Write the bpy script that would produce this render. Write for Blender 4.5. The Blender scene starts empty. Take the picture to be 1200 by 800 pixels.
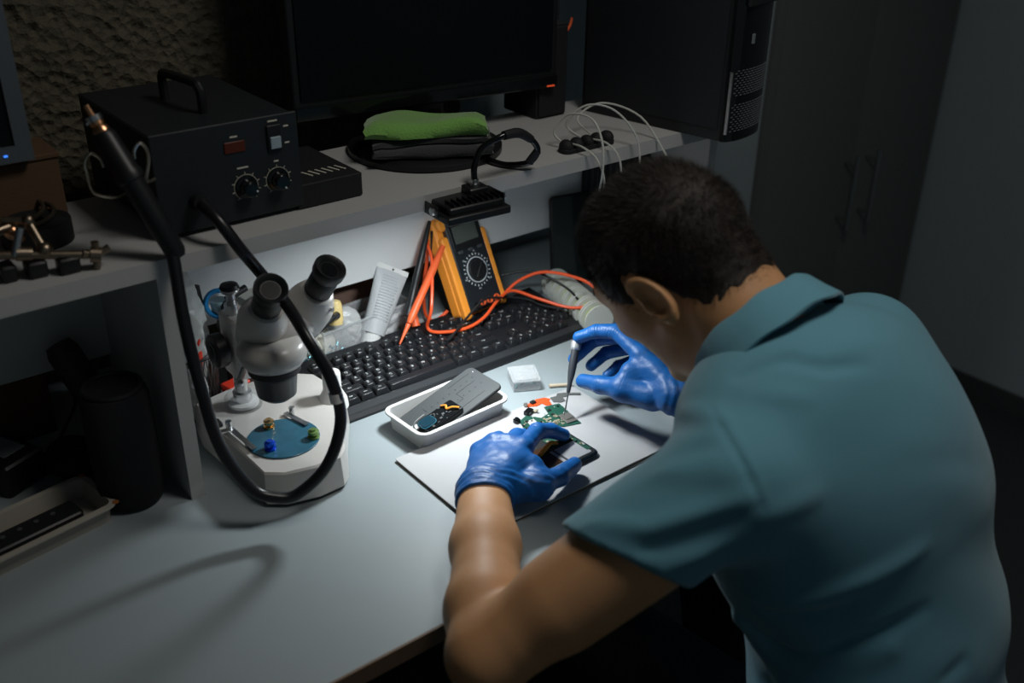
import bpy, math, random
import numpy as np
from mathutils import Vector, Matrix

# ---------------------------------------------------------------- camera, world, light, exposure
random.seed(7)
rng = np.random.default_rng(7)
PI = math.pi
DZ = 0.75                                   # desk top above the floor; all coordinates below are measured from the desk top
S = bpy.context.scene
COL = S.collection
S.view_settings.view_transform = 'Standard'
S.view_settings.look = 'None'
S.view_settings.gamma = 1.0
S.view_settings.use_curve_mapping = False
S.view_settings.exposure = 0.0

CAMR = Matrix(((0.78266791, 0.28163748, -0.55507772), (-0.62231634, 0.37180674, -0.68882662), (0.01238224, 0.88455643, 0.46626881)))
# camera axes (columns: right, up, back) in world space
CX = Vector((0.78266791, -0.62231634, 0.01238224)); CY = Vector((0.28163748, 0.37180674, 0.88455643)); CZ = Vector((-0.55507772, -0.68882662, 0.46626881))
cam_data = bpy.data.cameras.new('camera'); cam = bpy.data.objects.new('camera', cam_data); COL.objects.link(cam)
cam.matrix_world = Matrix.Translation((0, 0, 0.77577 + DZ)) @ Matrix((CX, CY, CZ)).transposed().to_4x4()
cam_data.sensor_width = 36; cam_data.lens = 36.15; cam_data.clip_start = 0.02
cam_data.dof.use_dof = True; cam_data.dof.focus_distance = 1.40; cam_data.dof.aperture_fstop = 3.2
S.camera = cam

world = bpy.data.worlds.new('world'); S.world = world; world.use_nodes = True
world.node_tree.nodes['Background'].inputs[0].default_value = (0.72, 0.92, 1.0, 1)
world.node_tree.nodes['Background'].inputs[1].default_value = 0.065

def area_light(name, loc, target, sx, sy, power, color):
    d = bpy.data.lights.new(name, 'AREA'); d.shape = 'RECTANGLE'; d.size = sx; d.size_y = sy; d.energy = power; d.color = color
    o = bpy.data.objects.new(name, d); COL.objects.link(o)
    v = Vector((loc[0], loc[1], loc[2] + DZ)); t = Vector((target[0], target[1], target[2] + DZ))
    o.location = v; o.rotation_euler = (t - v).to_track_quat('-Z', 'Y').to_euler()
    return o
area_light('room_light', (0.85, 0.46, 1.38), (0.85, 0.5, 0), 0.35, 0.35, 4.9, (1.0, 0.96, 0.90))
LAMP_POS = (0.748, 1.03, 0.284); LAMP_AIM = (0.735, 0.99, 0.0); LAMP_POWER = 1.75; LAMP_SPREAD = 162

# ---------------------------------------------------------------- helpers
_m = {}
def mat(name, col, rough=0.5, metal=0.0, bump=0.0, bscale=200.0, var=0.0, vscale=20.0, trans=0.0, ior=1.45, alpha=1.0, emit=None, es=0.0, spec=0.5, sheen=0.0, coat=0.0, sss=0.0, stretch=None):
    if name in _m: return _m[name]
    m = bpy.data.materials.new(name); m.use_nodes = True; nt = m.node_tree; b = nt.nodes['Principled BSDF']
    c = (col[0], col[1], col[2], 1)
    b.inputs['Base Color'].default_value = c; b.inputs['Roughness'].default_value = rough; b.inputs['Metallic'].default_value = metal
    b.inputs['Transmission Weight'].default_value = trans; b.inputs['IOR'].default_value = ior; b.inputs['Alpha'].default_value = alpha
    b.inputs['Specular IOR Level'].default_value = spec; b.inputs['Sheen Weight'].default_value = sheen; b.inputs['Coat Weight'].default_value = coat
    if sss > 0:
        b.inputs['Subsurface Weight'].default_value = sss; b.inputs['Subsurface Radius'].default_value = (0.012, 0.005, 0.003); b.inputs['Subsurface Scale'].default_value = 0.6
    if emit: b.inputs['Emission Color'].default_value = (*emit, 1); b.inputs['Emission Strength'].default_value = es
    tc = nt.nodes.new('ShaderNodeTexCoord'); src = tc.outputs['Object']
    if stretch:
        mp = nt.nodes.new('ShaderNodeMapping'); mp.inputs['Scale'].default_value = stretch; nt.links.new(src, mp.inputs['Vector']); src = mp.outputs['Vector']
    if var > 0 or True:
        n = nt.nodes.new('ShaderNodeTexNoise'); n.inputs['Scale'].default_value = vscale; n.inputs['Detail'].default_value = 5
        r = nt.nodes.new('ShaderNodeMixRGB'); r.blend_type = 'MIX'; v = max(var, 0.03)
        r.inputs['Color1'].default_value = (*[max(0, x * (1 - v)) for x in col[:3]], 1); r.inputs['Color2'].default_value = (*[min(1, x * (1 + v)) for x in col[:3]], 1)
        nt.links.new(src, n.inputs['Vector']); nt.links.new(n.outputs['Fac'], r.inputs['Fac']); nt.links.new(r.outputs['Color'], b.inputs['Base Color'])
    if bump > 0:
        n2 = nt.nodes.new('ShaderNodeTexNoise'); n2.inputs['Scale'].default_value = bscale; n2.inputs['Detail'].default_value = 6
        bp = nt.nodes.new('ShaderNodeBump'); bp.inputs['Strength'].default_value = bump; bp.inputs['Distance'].default_value = 0.002
        nt.links.new(src, n2.inputs['Vector']); nt.links.new(n2.outputs['Fac'], bp.inputs['Height']); nt.links.new(bp.outputs['Normal'], b.inputs['Normal'])
    _m[name] = m; return m

class MB:
    def __init__(s): s.v = []; s.f = []
    def add(s, vs, fs, M=None):
        o = len(s.v)
        if M is not None: vs = [tuple(M @ Vector(p)) for p in vs]
        s.v += [tuple(p) for p in vs]; s.f += [tuple(i + o for i in f) for f in fs]; return s
    def box(s, x0, x1, y0, y1, z0, z1, M=None):
        v = [(x, y, z) for z in (z0, z1) for y in (y0, y1) for x in (x0, x1)]
        return s.add(v, [(0, 2, 3, 1), (4, 5, 7, 6), (0, 1, 5, 4), (2, 6, 7, 3), (0, 4, 6, 2), (1, 3, 7, 5)], M)
    def loft(s, rings, cap0=True, cap1=True, M=None, closed=True):
        n = len(rings[0]); vs = [p for r in rings for p in r]; fs = []
        for i in range(len(rings) - 1):
            for j in range(n if closed else n - 1):
                k = (j + 1) % n; fs.append((i * n + j, i * n + k, (i + 1) * n + k, (i + 1) * n + j))
        if cap0: fs.append(tuple(reversed(range(n))))
        if cap1: fs.append(tuple(range((len(rings) - 1) * n, len(rings) * n)))
        return s.add(vs, fs, M)
    def rbox(s, c, sz, r=0.004, bev=0.001, M=None, seg=4, taper=1.0):
        hx, hy, hz = sz[0] / 2, sz[1] / 2, sz[2] / 2
        def ring(ins, z, k=1.0):
            rr = max(r - ins, 0.0002); out = []
            for (sx, sy, a0) in ((1, 1, 0), (-1, 1, 90), (-1, -1, 180), (1, -1, 270)):
                for i in range(seg + 1):
                    a = math.radians(a0 + 90 * i / seg)
                    out.append((c[0] + k * (sx * (hx - ins - rr) + rr * math.cos(a)), c[1] + k * (sy * (hy - ins - rr) + rr * math.sin(a)), c[2] + z))
            return out
        return s.loft([ring(bev, -hz), ring(0, -hz + bev), ring(0, hz - bev, taper), ring(bev, hz, taper)], M=M)
    def prism(s, pts, z0, z1, M=None):
        n = len(pts)
        a = sum(pts[i][0] * pts[(i + 1) % n][1] - pts[(i + 1) % n][0] * pts[i][1] for i in range(n))
        if a < 0: pts = pts[::-1]
        return s.loft([[(x, y, z0) for x, y in pts], [(x, y, z1) for x, y in pts]], M=M)
    def lathe(s, prof, seg=24, M=None, c=(0, 0, 0), caps=True, sq=1.0):
        rings = [[(c[0] + max(r, 1e-5) * math.cos(2 * PI * j / seg), c[1] + sq * max(r, 1e-5) * math.sin(2 * PI * j / seg), c[2] + z) for j in range(seg)] for r, z in prof]
        return s.loft(rings, caps, caps, M)
    def cyl(s, a, b, r0, r1=None, seg=20, prof=None):
        a = Vector(a); b = Vector(b); d = b - a; L = d.length
        M = Matrix.Translation(a) @ d.to_track_quat('Z', 'Y').to_matrix().to_4x4()
        if prof is None: prof = [(r0, 0), (r0 if r1 is None else r1, L)]
        return s.lathe(prof, seg, M)
    def tube(s, pts, r, seg=10, n=6, smooth=True):
        P = [Vector(p) for p in pts]; R = list(r) if hasattr(r, '__len__') else [r] * len(P)
        if smooth and len(P) > 2:
            Q = []; RR = []
            for i in range(len(P) - 1):
                p0 = P[max(i - 1, 0)]; p1 = P[i]; p2 = P[i + 1]; p3 = P[min(i + 2, len(P) - 1)]
                for k in range(n):
                    t = k / n
                    Q.append(0.5 * ((2 * p1) + (p2 - p0) * t + (2 * p0 - 5 * p1 + 4 * p2 - p3) * t * t + (3 * p1 - p0 - 3 * p2 + p3) * t ** 3)); RR.append(R[i] * (1 - t) + R[i + 1] * t)
            Q.append(P[-1]); RR.append(R[-1]); P, R = Q, RR
        T = [(P[min(i + 1, len(P) - 1)] - P[max(i - 1, 0)]).normalized() for i in range(len(P))]
        u = T[0].orthogonal().normalized(); rings = []
        for i, p in enumerate(P):
            u = (u - T[i] * u.dot(T[i])); u = u.normalized() if u.length > 1e-6 else T[i].orthogonal().normalized()
            w = T[i].cross(u)
            rings.append([tuple(p + R[i] * (math.cos(2 * PI * j / seg) * u + math.sin(2 * PI * j / seg) * w)) for j in range(seg)])
        return s.loft(rings)
    def sphere(s, c, r, sc=(1, 1, 1), seg=16, M=None):
        prof = []; m = seg // 2
        rings = [[(c[0] + sc[0] * r * math.sin(PI * i / m) * math.cos(2 * PI * j / seg), c[1] + sc[1] * r * math.sin(PI * i / m) * math.sin(2 * PI * j / seg), c[2] - sc[2] * r * math.cos(PI * i / m)) for j in range(seg)] for i in range(1, m)]
        return s.loft(rings, M=M)
    def torus(s, c, R, r, axis=(0, 0, 1), seg=32, ts=8, a0=0, a1=360):
        q = Vector(axis).to_track_quat('Z', 'Y').to_matrix().to_4x4(); M = Matrix.Translation(c) @ q
        full = (a1 - a0) >= 360; N = seg
        rings = []
        for i in range(N + (0 if full else 1)):
            a = math.radians(a0 + (a1 - a0) * i / N)
            rings.append([((R + r * math.cos(2 * PI * j / ts)) * math.cos(a), (R + r * math.cos(2 * PI * j / ts)) * math.sin(a), r * math.sin(2 * PI * j / ts)) for j in range(ts)])
        if full: rings.append(rings[0])
        return s.loft(rings, not full, not full, M)

class Th:
    """bookkeeping of a thing: base location of its Empty"""
    pass
def link_mesh(name, me, parent, loc, material, smooth=True, angle=35):
    o = bpy.data.objects.new(name, me); COL.objects.link(o)
    me.materials.append(material)
    if smooth and len(me.polygons):
        me.polygons.foreach_set('use_smooth', [True] * len(me.polygons))
        if angle < 180: me.set_sharp_from_angle(angle=math.radians(angle))
    if parent is not None:
        o.parent = parent; o['_w'] = 1; del o['_w']
    else: o.location = loc
    return o
def wloc(o):
    l = Vector(o.location)
    while o.parent is not None: o = o.parent; l = l + Vector(o.location)
    return l
def P(name, mb, material, parent=None, smooth=True, angle=35, label=None, kind=None):
    """one mesh object from a builder in desk coordinates; its origin sits at the parent thing's origin, or at its own base"""
    if isinstance(mb, MB): V = np.array(mb.v, dtype=float); F = mb.f
    else: V, F = mb
    V = V + np.array([0, 0, DZ])
    if parent is not None: base = np.array(wloc(parent))
    else: base = np.array([(V[:, 0].min() + V[:, 0].max()) / 2, (V[:, 1].min() + V[:, 1].max()) / 2, V[:, 2].min()])
    V = V - base
    me = bpy.data.meshes.new(name)
    if isinstance(F, np.ndarray):
        me.vertices.add(len(V)); me.vertices.foreach_set('co', V.astype(np.float32).ravel())
        k = F.shape[1]; me.loops.add(F.size); me.loops.foreach_set('vertex_index', F.ravel().astype(np.int32))
        me.polygons.add(len(F)); me.polygons.foreach_set('loop_start', np.arange(0, F.size, k, dtype=np.int32)); me.update(calc_edges=True); me.validate()
    else: me.from_pydata([tuple(v) for v in V], [], F); me.update()
    o = link_mesh(name, me, parent, tuple(base), material, smooth, angle)
    if label: o['label'] = label
    if kind: o['kind'] = kind
    return o
def tag(o, label, cat, group=None, kind=None):
    o['label'] = label; o['category'] = cat
    if group: o['group'] = group
    if kind: o['kind'] = kind
    return o
def thing(name, loc, label, cat, group=None):
    o = bpy.data.objects.new(name, None); COL.objects.link(o); o.empty_display_size = 0.02
    o.location = (loc[0], loc[1], loc[2] + DZ)
    return tag(o, label, cat, group)
def structure(name, mb, material):
    o = P(name, mb, material, smooth=False); o['kind'] = 'structure'; return o
def text_mesh(body, size, M, ext=0.0):
    c = bpy.data.curves.new('t', 'FONT'); c.body = body; c.size = size; c.align_x = 'CENTER'; c.align_y = 'CENTER'; c.extrude = ext; c.resolution_u = 2
    o = bpy.data.objects.new('t', c); me = bpy.data.meshes.new_from_object(o)
    mb = MB(); mb.add([tuple(v.co) for v in me.vertices], [tuple(p.vertices) for p in me.polygons], M)
    bpy.data.objects.remove(o); bpy.data.curves.remove(c); bpy.data.meshes.remove(me); return mb
def frame(o, x, y, z=None):
    o = Vector(o); x = Vector(x).normalized(); y = Vector(y); y = (y - x * y.dot(x)).normalized(); z = x.cross(y)
    return Matrix.Translation(o) @ Matrix((x, y, z)).transposed().to_4x4()
def rotz(c, deg): return Matrix.Translation(c) @ Matrix.Rotation(math.radians(deg), 4, 'Z')

# ---------------------------------------------------------------- implicit surfaces (bodies, cloth)
def nz(v): v = np.asarray(v, float); return v / np.linalg.norm(v)
def rc(p, a, b, r1, r2):
    a = np.asarray(a, float); b = np.asarray(b, float); ba = b - a; pa = p - a
    t = np.clip(pa @ ba / max(ba @ ba, 1e-12), 0, 1); return np.linalg.norm(pa - t[:, None] * ba, axis=1) - (r1 + (r2 - r1) * t)
def ell(p, c, rad, R=None):
    q = p - np.asarray(c, float)
    if R is not None: q = q @ np.asarray(R).T
    rad = np.asarray(rad, float); k0 = np.linalg.norm(q / rad, axis=1); k1 = np.linalg.norm(q / rad ** 2, axis=1) + 1e-9
    return k0 * (k0 - 1) / k1
def smin(a, b, k):
    h = np.clip(0.5 + 0.5 * (b - a) / k, 0, 1); return b * (1 - h) + a * h - k * h * (1 - h)
def smax(a, b, k): return -smin(-a, -b, k)
def wob(p, s, seed=0):
    r = np.random.default_rng(seed); out = 0
    for i in range(5):
        d = r.normal(size=3); d /= np.linalg.norm(d); out = out + np.sin((p @ d) * s * r.uniform(0.6, 1.6) + r.uniform(0, 6.28))
    return out / 5
def surface(fn, lo, hi, h):
    lo = np.asarray(lo, float); n = np.ceil((np.asarray(hi) - lo) / h).astype(int); B = 6; nb = np.ceil(n / B).astype(int); n = nb * B + 1
    ax = [lo[i] + (np.arange(nb[i]) + 0.5) * B * h for i in range(3)]
    g = np.stack(np.meshgrid(*ax, indexing='ij'), -1).reshape(-1, 3)
    dc = fn(g).reshape(nb); act = np.abs(dc) < B * h * 1.35
    V = np.repeat(np.repeat(np.repeat(np.where(dc < 0, -1.0, 1.0).astype(np.float32), B, 0), B, 1), B, 2)
    V = np.pad(V, ((0, 1),) * 3, mode='edge')
    ids = np.argwhere(act); off = np.stack(np.meshgrid(*[np.arange(B + 1)] * 3, indexing='ij'), -1).reshape(-1, 3)
    for k in range(0, len(ids), 1500):
        idx = (ids[k:k + 1500, None, :] * B + off[None]).reshape(-1, 3)
        d = fn(lo + idx * h); V[idx[:, 0], idx[:, 1], idx[:, 2]] = d
    sgn = V < 0; c = np.zeros(np.array(V.shape) - 1, dtype=np.uint8)
    for dx in (0, 1):
        for dy in (0, 1):
            for dz in (0, 1): c += sgn[dx:V.shape[0] - 1 + dx, dy:V.shape[1] - 1 + dy, dz:V.shape[2] - 1 + dz]
    cells = np.argwhere((c > 0) & (c < 8)); vid = -np.ones(c.shape, dtype=np.int64); vid[tuple(cells.T)] = np.arange(len(cells))
    acc = np.zeros((len(cells), 3)); cnt = np.zeros(len(cells)); O = [(a, b, d) for a in (0, 1) for b in (0, 1) for d in (0, 1)]
    for o in O:
        for axi in range(3):
            if o[axi]: continue
            q = list(o); q[axi] = 1
            A = V[tuple((cells + o).T)]; Bv = V[tuple((cells + q).T)]; m = (A < 0) != (Bv < 0)
            t = np.where(m, A / np.where(m, A - Bv, 1), 0); pt = np.tile(np.array(o, float), (len(cells), 1)); pt[:, axi] = t
            acc[m] += pt[m]; cnt[m] += 1
    pos = lo + (cells + acc / cnt[:, None]) * h
    for _ in range(2):
        e = h * 0.3; d = fn(pos); g = np.stack([fn(pos + e * np.eye(3)[i]) - fn(pos - e * np.eye(3)[i]) for i in range(3)], 1) / (2 * e)
        g2 = (g * g).sum(1) + 1e-6; pos = pos - np.clip((d / g2), -h, h)[:, None] * g * 0.8
    quads = []
    for axi in range(3):
        u, w = (axi + 1) % 3, (axi + 2) % 3
        s0 = [slice(None)] * 3; s1 = [slice(None)] * 3; s0[axi] = slice(0, -1); s1[axi] = slice(1, None)
        A = sgn[tuple(s0)]; Bs = sgn[tuple(s1)]; e = np.argwhere(A != Bs)
        e = e[(e[:, u] > 0) & (e[:, w] > 0) & (e[:, u] < V.shape[u] - 1) & (e[:, w] < V.shape[w] - 1)]
        fl = A[tuple(e.T)]; du = np.zeros(3, int); du[u] = 1; dw = np.zeros(3, int); dw[w] = 1
        q = np.stack([vid[tuple((e - du - dw).T)], vid[tuple((e - dw).T)], vid[tuple(e.T)], vid[tuple((e - du).T)]], 1)
        q[~fl] = q[~fl][:, ::-1]; quads.append(q)
    Q = np.concatenate(quads); Q = Q[(Q >= 0).all(1)]
    return pos, Q
# ---------------------------------------------------------------- materials
M_wall = mat('painted_wall', (0.34, 0.40, 0.43), 0.8, bump=0.15, bscale=80)
M_floor = mat('dark_floor', (0.05, 0.055, 0.06), 0.5, bump=0.1)
M_ceil = mat('ceiling_paint', (0.35, 0.36, 0.36), 0.9)
M_board = mat('white_laminate', (0.46, 0.465, 0.46), 0.5, bump=0.03, bscale=900)
M_desk = mat('grey_laminate', (0.285, 0.33, 0.345), 0.52, bump=0.06, bscale=1500, var=0.05, vscale=9)
M_edge = mat('brown_edge_band', (0.16, 0.10, 0.06), 0.6, bump=0.3, bscale=300, stretch=(1, 8, 8))
M_cab = mat('charcoal_laminate', (0.14, 0.152, 0.148), 0.5, bump=0.12, bscale=260, stretch=(6, 6, 0.5))
M_blk = mat('black_plastic', (0.010, 0.011, 0.012), 0.42, bump=0.05, bscale=900)
M_blkm = mat('matte_black', (0.009, 0.010, 0.011), 0.7, bump=0.15, bscale=1200)
M_blkg = mat('glossy_black', (0.006, 0.007, 0.008), 0.12)
M_pnt = mat('black_powder_coat', (0.011, 0.014, 0.017), 0.55, bump=0.2, bscale=1500)
M_gry = mat('dark_grey_plastic', (0.06, 0.065, 0.068), 0.45)
M_mgry = mat('mid_grey_plastic', (0.16, 0.18, 0.19), 0.5)
M_sil = mat('brushed_steel', (0.55, 0.56, 0.57), 0.28, 1.0)
M_brass = mat('brass', (0.80, 0.52, 0.24), 0.25, 1.0)
M_copper = mat('copper', (0.75, 0.40, 0.22), 0.3, 1.0)
M_wht = mat('white_plastic', (0.72, 0.72, 0.70), 0.4)
M_scope = mat('scope_enamel', (0.56, 0.54, 0.51), 0.32)
M_orange = mat('orange_plastic', (0.95, 0.34, 0.04), 0.45)
M_redc = mat('orange_red_rubber', (0.85, 0.13, 0.035), 0.42)
M_blue = mat('blue_plastic', (0.01, 0.12, 0.55), 0.35)
M_clear = mat('clear_plastic', (0.80, 0.82, 0.84), 0.12, alpha=0.22)
M_frost = mat('frosted_plastic', (0.62, 0.65, 0.66), 0.3, alpha=0.32)
M_glass = mat('dark_glass', (0.004, 0.006, 0.007), 0.35, spec=0.2)
M_ink = mat('pale_ink', (0.65, 0.62, 0.52), 0.6)
M_wink = mat('white_ink', (0.75, 0.78, 0.78), 0.5)

# ---------------------------------------------------------------- the room
structure('floor', MB().box(-2.2, 2.70, -1.6, 2.2, -0.77, -0.75), M_floor)
structure('ceiling', MB().box(-2.2, 2.70, -1.6, 2.2, 1.90, 1.92), M_ceil)
structure('wall_back', MB().box(-2.2, 1.915, 1.470, 1.56, -0.75, 1.90).box(1.915, 2.70, 2.10, 2.14, -0.75, 1.90).box(1.895, 1.915, 1.56, 2.14, -0.75, 1.90), M_wall)
structure('wall_right', MB().box(2.68, 2.72, -1.6, 2.10, -0.75, 1.90), M_wall)
structure('wall_left', MB().box(-2.24, -2.2, -1.6, 2.2, -0.75, 1.90), M_wall)
structure('baseboard_right', MB().box(2.668, 2.68, -1.6, 1.43, -0.75, -0.69), M_gry)
# rough brown stone cladding on the back wall behind the monitors
m = mat('rough_stone', (0.10, 0.088, 0.060), 0.85, bump=1.0, bscale=75, var=0.5, vscale=60)
nt = m.node_tree
vor = nt.nodes.new('ShaderNodeTexVoronoi'); vor.inputs['Scale'].default_value = 70
bp = [n for n in nt.nodes if n.type == 'BUMP'][0]; bp.inputs['Distance'].default_value = 0.008
mx = nt.nodes.new('ShaderNodeMath'); mx.operation = 'ADD'
ns = [n for n in nt.nodes if n.type == 'TEX_NOISE'][-1]
nt.links.new(ns.outputs['Vector'] if 'Vector' in ns.outputs else ns.outputs['Fac'], mx.inputs[0]) if False else nt.links.new(ns.outputs['Fac'], mx.inputs[0])
nt.links.new(nt.nodes['Texture Coordinate'].outputs['Object'], vor.inputs['Vector']); nt.links.new(vor.outputs['Distance'], mx.inputs[1]); nt.links.new(mx.outputs[0], bp.inputs['Height'])
gx = np.arange(-1.2, 1.06, 0.0125); gz = np.arange(-0.74, 1.5, 0.0125)
NX, NZ = len(gx), len(gz)
hh = rng.random((NX, NZ)) * 0.007
vs = [(gx[i], 1.464 - hh[i, j], gz[j]) for i in range(NX) for j in range(NZ)]
fs = [(i * NZ + j, (i + 1) * NZ + j, (i + 1) * NZ + j + 1, i * NZ + j + 1) for i in range(NX - 1) for j in range(NZ - 1)]
o = P('trim_1', MB().add(vs, fs).box(-1.2, 1.05, 1.465, 1.4695, -0.74, 1.49), m, angle=180); o['kind'] = 'structure'

# ---------------------------------------------------------------- desk
t = thing('desk', (0.4, 1.08, -0.75), 'long grey laminate desk under the hutch, with a brown front edge', 'desk')
P('desktop', MB().box(-0.70, 1.285, 0.688, 1.455, -0.022, 0.0), M_desk, t)
P('edge_band', MB().box(-0.70, 1.285, 0.685, 0.688, -0.022, 0.0), M_edge, t)
P('side_panel', MB().box(-0.68, -0.662, 0.72, 1.452, -0.75, -0.022), M_board, t)
P('side_panel', MB().box(1.262, 1.28, 0.72, 1.452, -0.75, -0.022), M_board, t)
P('modesty_panel', MB().box(-0.662, 1.262, 1.40, 1.418, -0.55, -0.022), M_board, t)

# ---------------------------------------------------------------- hutch
t = thing('desk_hutch', (0.4, 1.18, 0.0), 'pale laminate hutch shelf unit standing along the back of the desk', 'shelf')
P('top_board', MB().box(-0.70, 1.270, 1.055, 1.300, 0.301, 0.322), M_board, t)
P('divider', MB().box(0.343, 0.361, 1.055, 1.300, 0.0, 0.301), M_board, t)
P('end_panel', MB().box(1.252, 1.270, 1.055, 1.300, 0.0, 0.301), M_board, t)
P('end_panel', MB().box(-0.70, -0.682, 1.055, 1.300, 0.0, 0.301), M_board, t)
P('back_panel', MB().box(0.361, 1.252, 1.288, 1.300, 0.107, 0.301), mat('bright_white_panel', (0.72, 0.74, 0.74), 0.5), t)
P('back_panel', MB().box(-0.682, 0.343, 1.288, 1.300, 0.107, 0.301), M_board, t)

# ---------------------------------------------------------------- wardrobe
t = thing('wardrobe', (2.29, 1.76, -0.75), 'tall charcoal two-door wardrobe in the corner by the right wall', 'wardrobe')
P('carcass', MB().box(1.920, 1.938, 1.45, 2.05, -0.75, 1.6).box(2.642, 2.66, 1.45, 2.05, -0.75, 1.6).box(1.938, 2.642, 1.45, 2.05, 1.582, 1.6).box(1.938, 2.642, 1.45, 2.05, -0.75, -0.68).box(1.938, 2.642, 2.04, 2.05, -0.68, 1.582), M_cab, t)
for x0, x1, hx in ((1.940, 2.289, 2.252), (2.292, 2.640, 2.345)):
    d = P('door', MB().rbox(((x0 + x1) / 2, 1.46, 0.45), (x1 - x0, 0.018, 2.24), 0.001, 0.0008), M_cab, t)
    d2 = MB().cyl((hx, 1.415, -0.205), (hx, 1.415, -0.01), 0.005, seg=12)
    for z in (-0.18, -0.035): d2.cyl((hx, 1.415, z), (hx, 1.452, z), 0.004, seg=10)
    P('handle', d2, M_sil, d, label='brushed steel bar handle')

# ---------------------------------------------------------------- far left monitor on a cardboard box
M_card = mat('brown_cardboard', (0.10, 0.055, 0.028), 0.85, bump=0.3, bscale=120, stretch=(1, 1, 12))
t = thing('cardboard_box', (0.15, 1.26, 0.322), 'brown box at the back of the shelf under the left monitor', 'box')
P('box_body', MB().rbox((0.14, 1.265, 0.362), (0.34, 0.07, 0.08), 0.002, 0.001), M_card, t)
P('lid', MB().rbox((0.14, 1.265, 0.4055), (0.345, 0.075, 0.006), 0.002, 0.001), M_card, t)
t = thing('computer_monitor', (0.08, 1.235, 0.4085), 'grey-framed monitor cut off by the left frame edge, blue power light', 'monitor')
P('frame', MB().box(-0.19, 0.282, 1.215, 1.222, 0.4085, 0.427).box(-0.19, 0.282, 1.215, 1.222, 0.69, 0.708).box(-0.19, -0.172, 1.215, 1.222, 0.427, 0.69).box(0.264, 0.282, 1.215, 1.222, 0.427, 0.69).box(-0.188, 0.28, 1.222, 1.245, 0.4095, 0.705), mat('monitor_grey', (0.085, 0.10, 0.115), 0.4), t)
P('screen', MB().box(-0.172, 0.264, 1.2185, 1.2215, 0.427, 0.69), M_glass, t)
P('power_light', MB().rbox((0.252, 1.2145, 0.4175), (0.004, 0.002, 0.002), 0.0005, 0.0003), mat('blue_led', (0.02, 0.1, 0.9), 0.4, emit=(0.05, 0.25, 1.0), es=1.2), t, label='small blue light')

# ---------------------------------------------------------------- rework station
t = thing('rework_station', (0.463, 1.21, 0.322), 'black hot-air rework station with carry handle and two dials on the shelf', 'rework station')
P('case', MB().rbox((0.463, 1.222, 0.387), (0.176, 0.232, 0.114), 0.004, 0.002), M_pnt, t)
P('front_panel', MB().rbox((0.463, 1.103, 0.387), (0.180, 0.006, 0.118), 0.002, 0.001), mat('station_front', (0.011, 0.015, 0.018), 0.55), t)
for fx in (0.393, 0.533):
    for fy in (1.125, 1.32 - 0.035): P('foot', MB().cyl((fx, fy, 0.322), (fx, fy, 0.331), 0.008, 0.007), M_blk, t)
hb = MB().tube([(0.452, 1.248, 0.443), (0.452, 1.249, 0.466), (0.452, 1.246, 0.474), (0.453, 1.236, 0.478), (0.462, 1.176, 0.478), (0.463, 1.166, 0.474), (0.464, 1.162, 0.466), (0.464, 1.162, 0.443)], 0.0055, seg=10, n=4)
P('carry_handle', hb, M_blk, t)
P('display', MB().rbox((0.471, 1.0995, 0.417), (0.026, 0.002, 0.013), 0.001, 0.0005), mat('red_display', (0.09, 0.016, 0.006), 0.3), t, label='dark red display window')
sw = P('power_switch', MB().rbox((0.521, 1.0985, 0.420), (0.018, 0.004, 0.030), 0.001, 0.0006), M_blk, t)
P('rocker', MB().rbox((0.521, 1.0955, 0.4145), (0.0135, 0.003, 0.014), 0.001, 0.0006), mat('switch_grey', (0.30, 0.38, 0.42), 0.4), sw)
for kx, kz, a in ((0.480, 0.367, -20), (0.521, 0.368, -70)):
    F = frame((kx, 1.100, kz), (1, 0, 0), (0, 0, 1))
    k = P('dial', MB().lathe([(0.0135, 0), (0.0135, 0.002), (0.010, 0.003), (0.0095, 0.014), (0.008, 0.0155)], 28, F), M_blkg, t)
    c, s_ = math.cos(math.radians(a)), math.sin(math.radians(a))
    P('pointer', MB().sphere((0, 0, 0), 0.0013, M=F @ Matrix.Translation((0.007 * c, 0.007 * s_, 0.0158)), seg=8), M_wink, k)
    mk = MB()
    for i in range(9):
        b = math.radians(-50 + i * 35); mk.box(-0.0003, 0.0003, 0.0155, 0.0185, 0, 0.0006, F @ Matrix.Rotation(b - PI / 2, 4, 'Z'))
    mk.torus(F @ Vector((0, 0, 0.0003)), 0.0152, 0.0003, (0, -1, 0), 28, 5, -50, 240)
    P('dial_scale', mk, M_ink, t)
pr = MB()
for (x, z, w) in ((0.471, 0.429, 0.009), (0.521, 0.4395, 0.012), (0.5375, 0.431, 0.006), (0.5375, 0.411, 0.006), (0.521, 0.391, 0.006), (0.478, 0.391, 0.014)):
    pr.box(x - w / 2, x + w / 2, 1.0995, 1.1, z - 0.0008, z + 0.0008)
P('printing', pr, M_ink, t)
P('air_socket', MB().cyl((0.418, 1.100, 0.362), (0.416, 1.082, 0.366), 0.010, 0.008), M_blk, t)
for pts in ([(0.374, 1.165, 0.372), (0.350, 1.160, 0.365), (0.323, 1.158, 0.376), (0.319, 1.156, 0.400), (0.319, 1.157, 0.413), (0.327, 1.158, 0.421), (0.336, 1.160, 0.414), (0.339, 1.160, 0.403)],
            [(0.374, 1.100, 0.398), (0.362, 1.092, 0.401), (0.367, 1.090, 0.424), (0.366, 1.089, 0.437), (0.360, 1.088, 0.4445), (0.353, 1.089, 0.438), (0.352, 1.090, 0.428)]):
    P('hook', MB().tube(pts, 0.0020, seg=8), mat('old_nickel', (0.60, 0.56, 0.46), 0.3, 1.0), t, label='bent metal wire hook')

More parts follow.
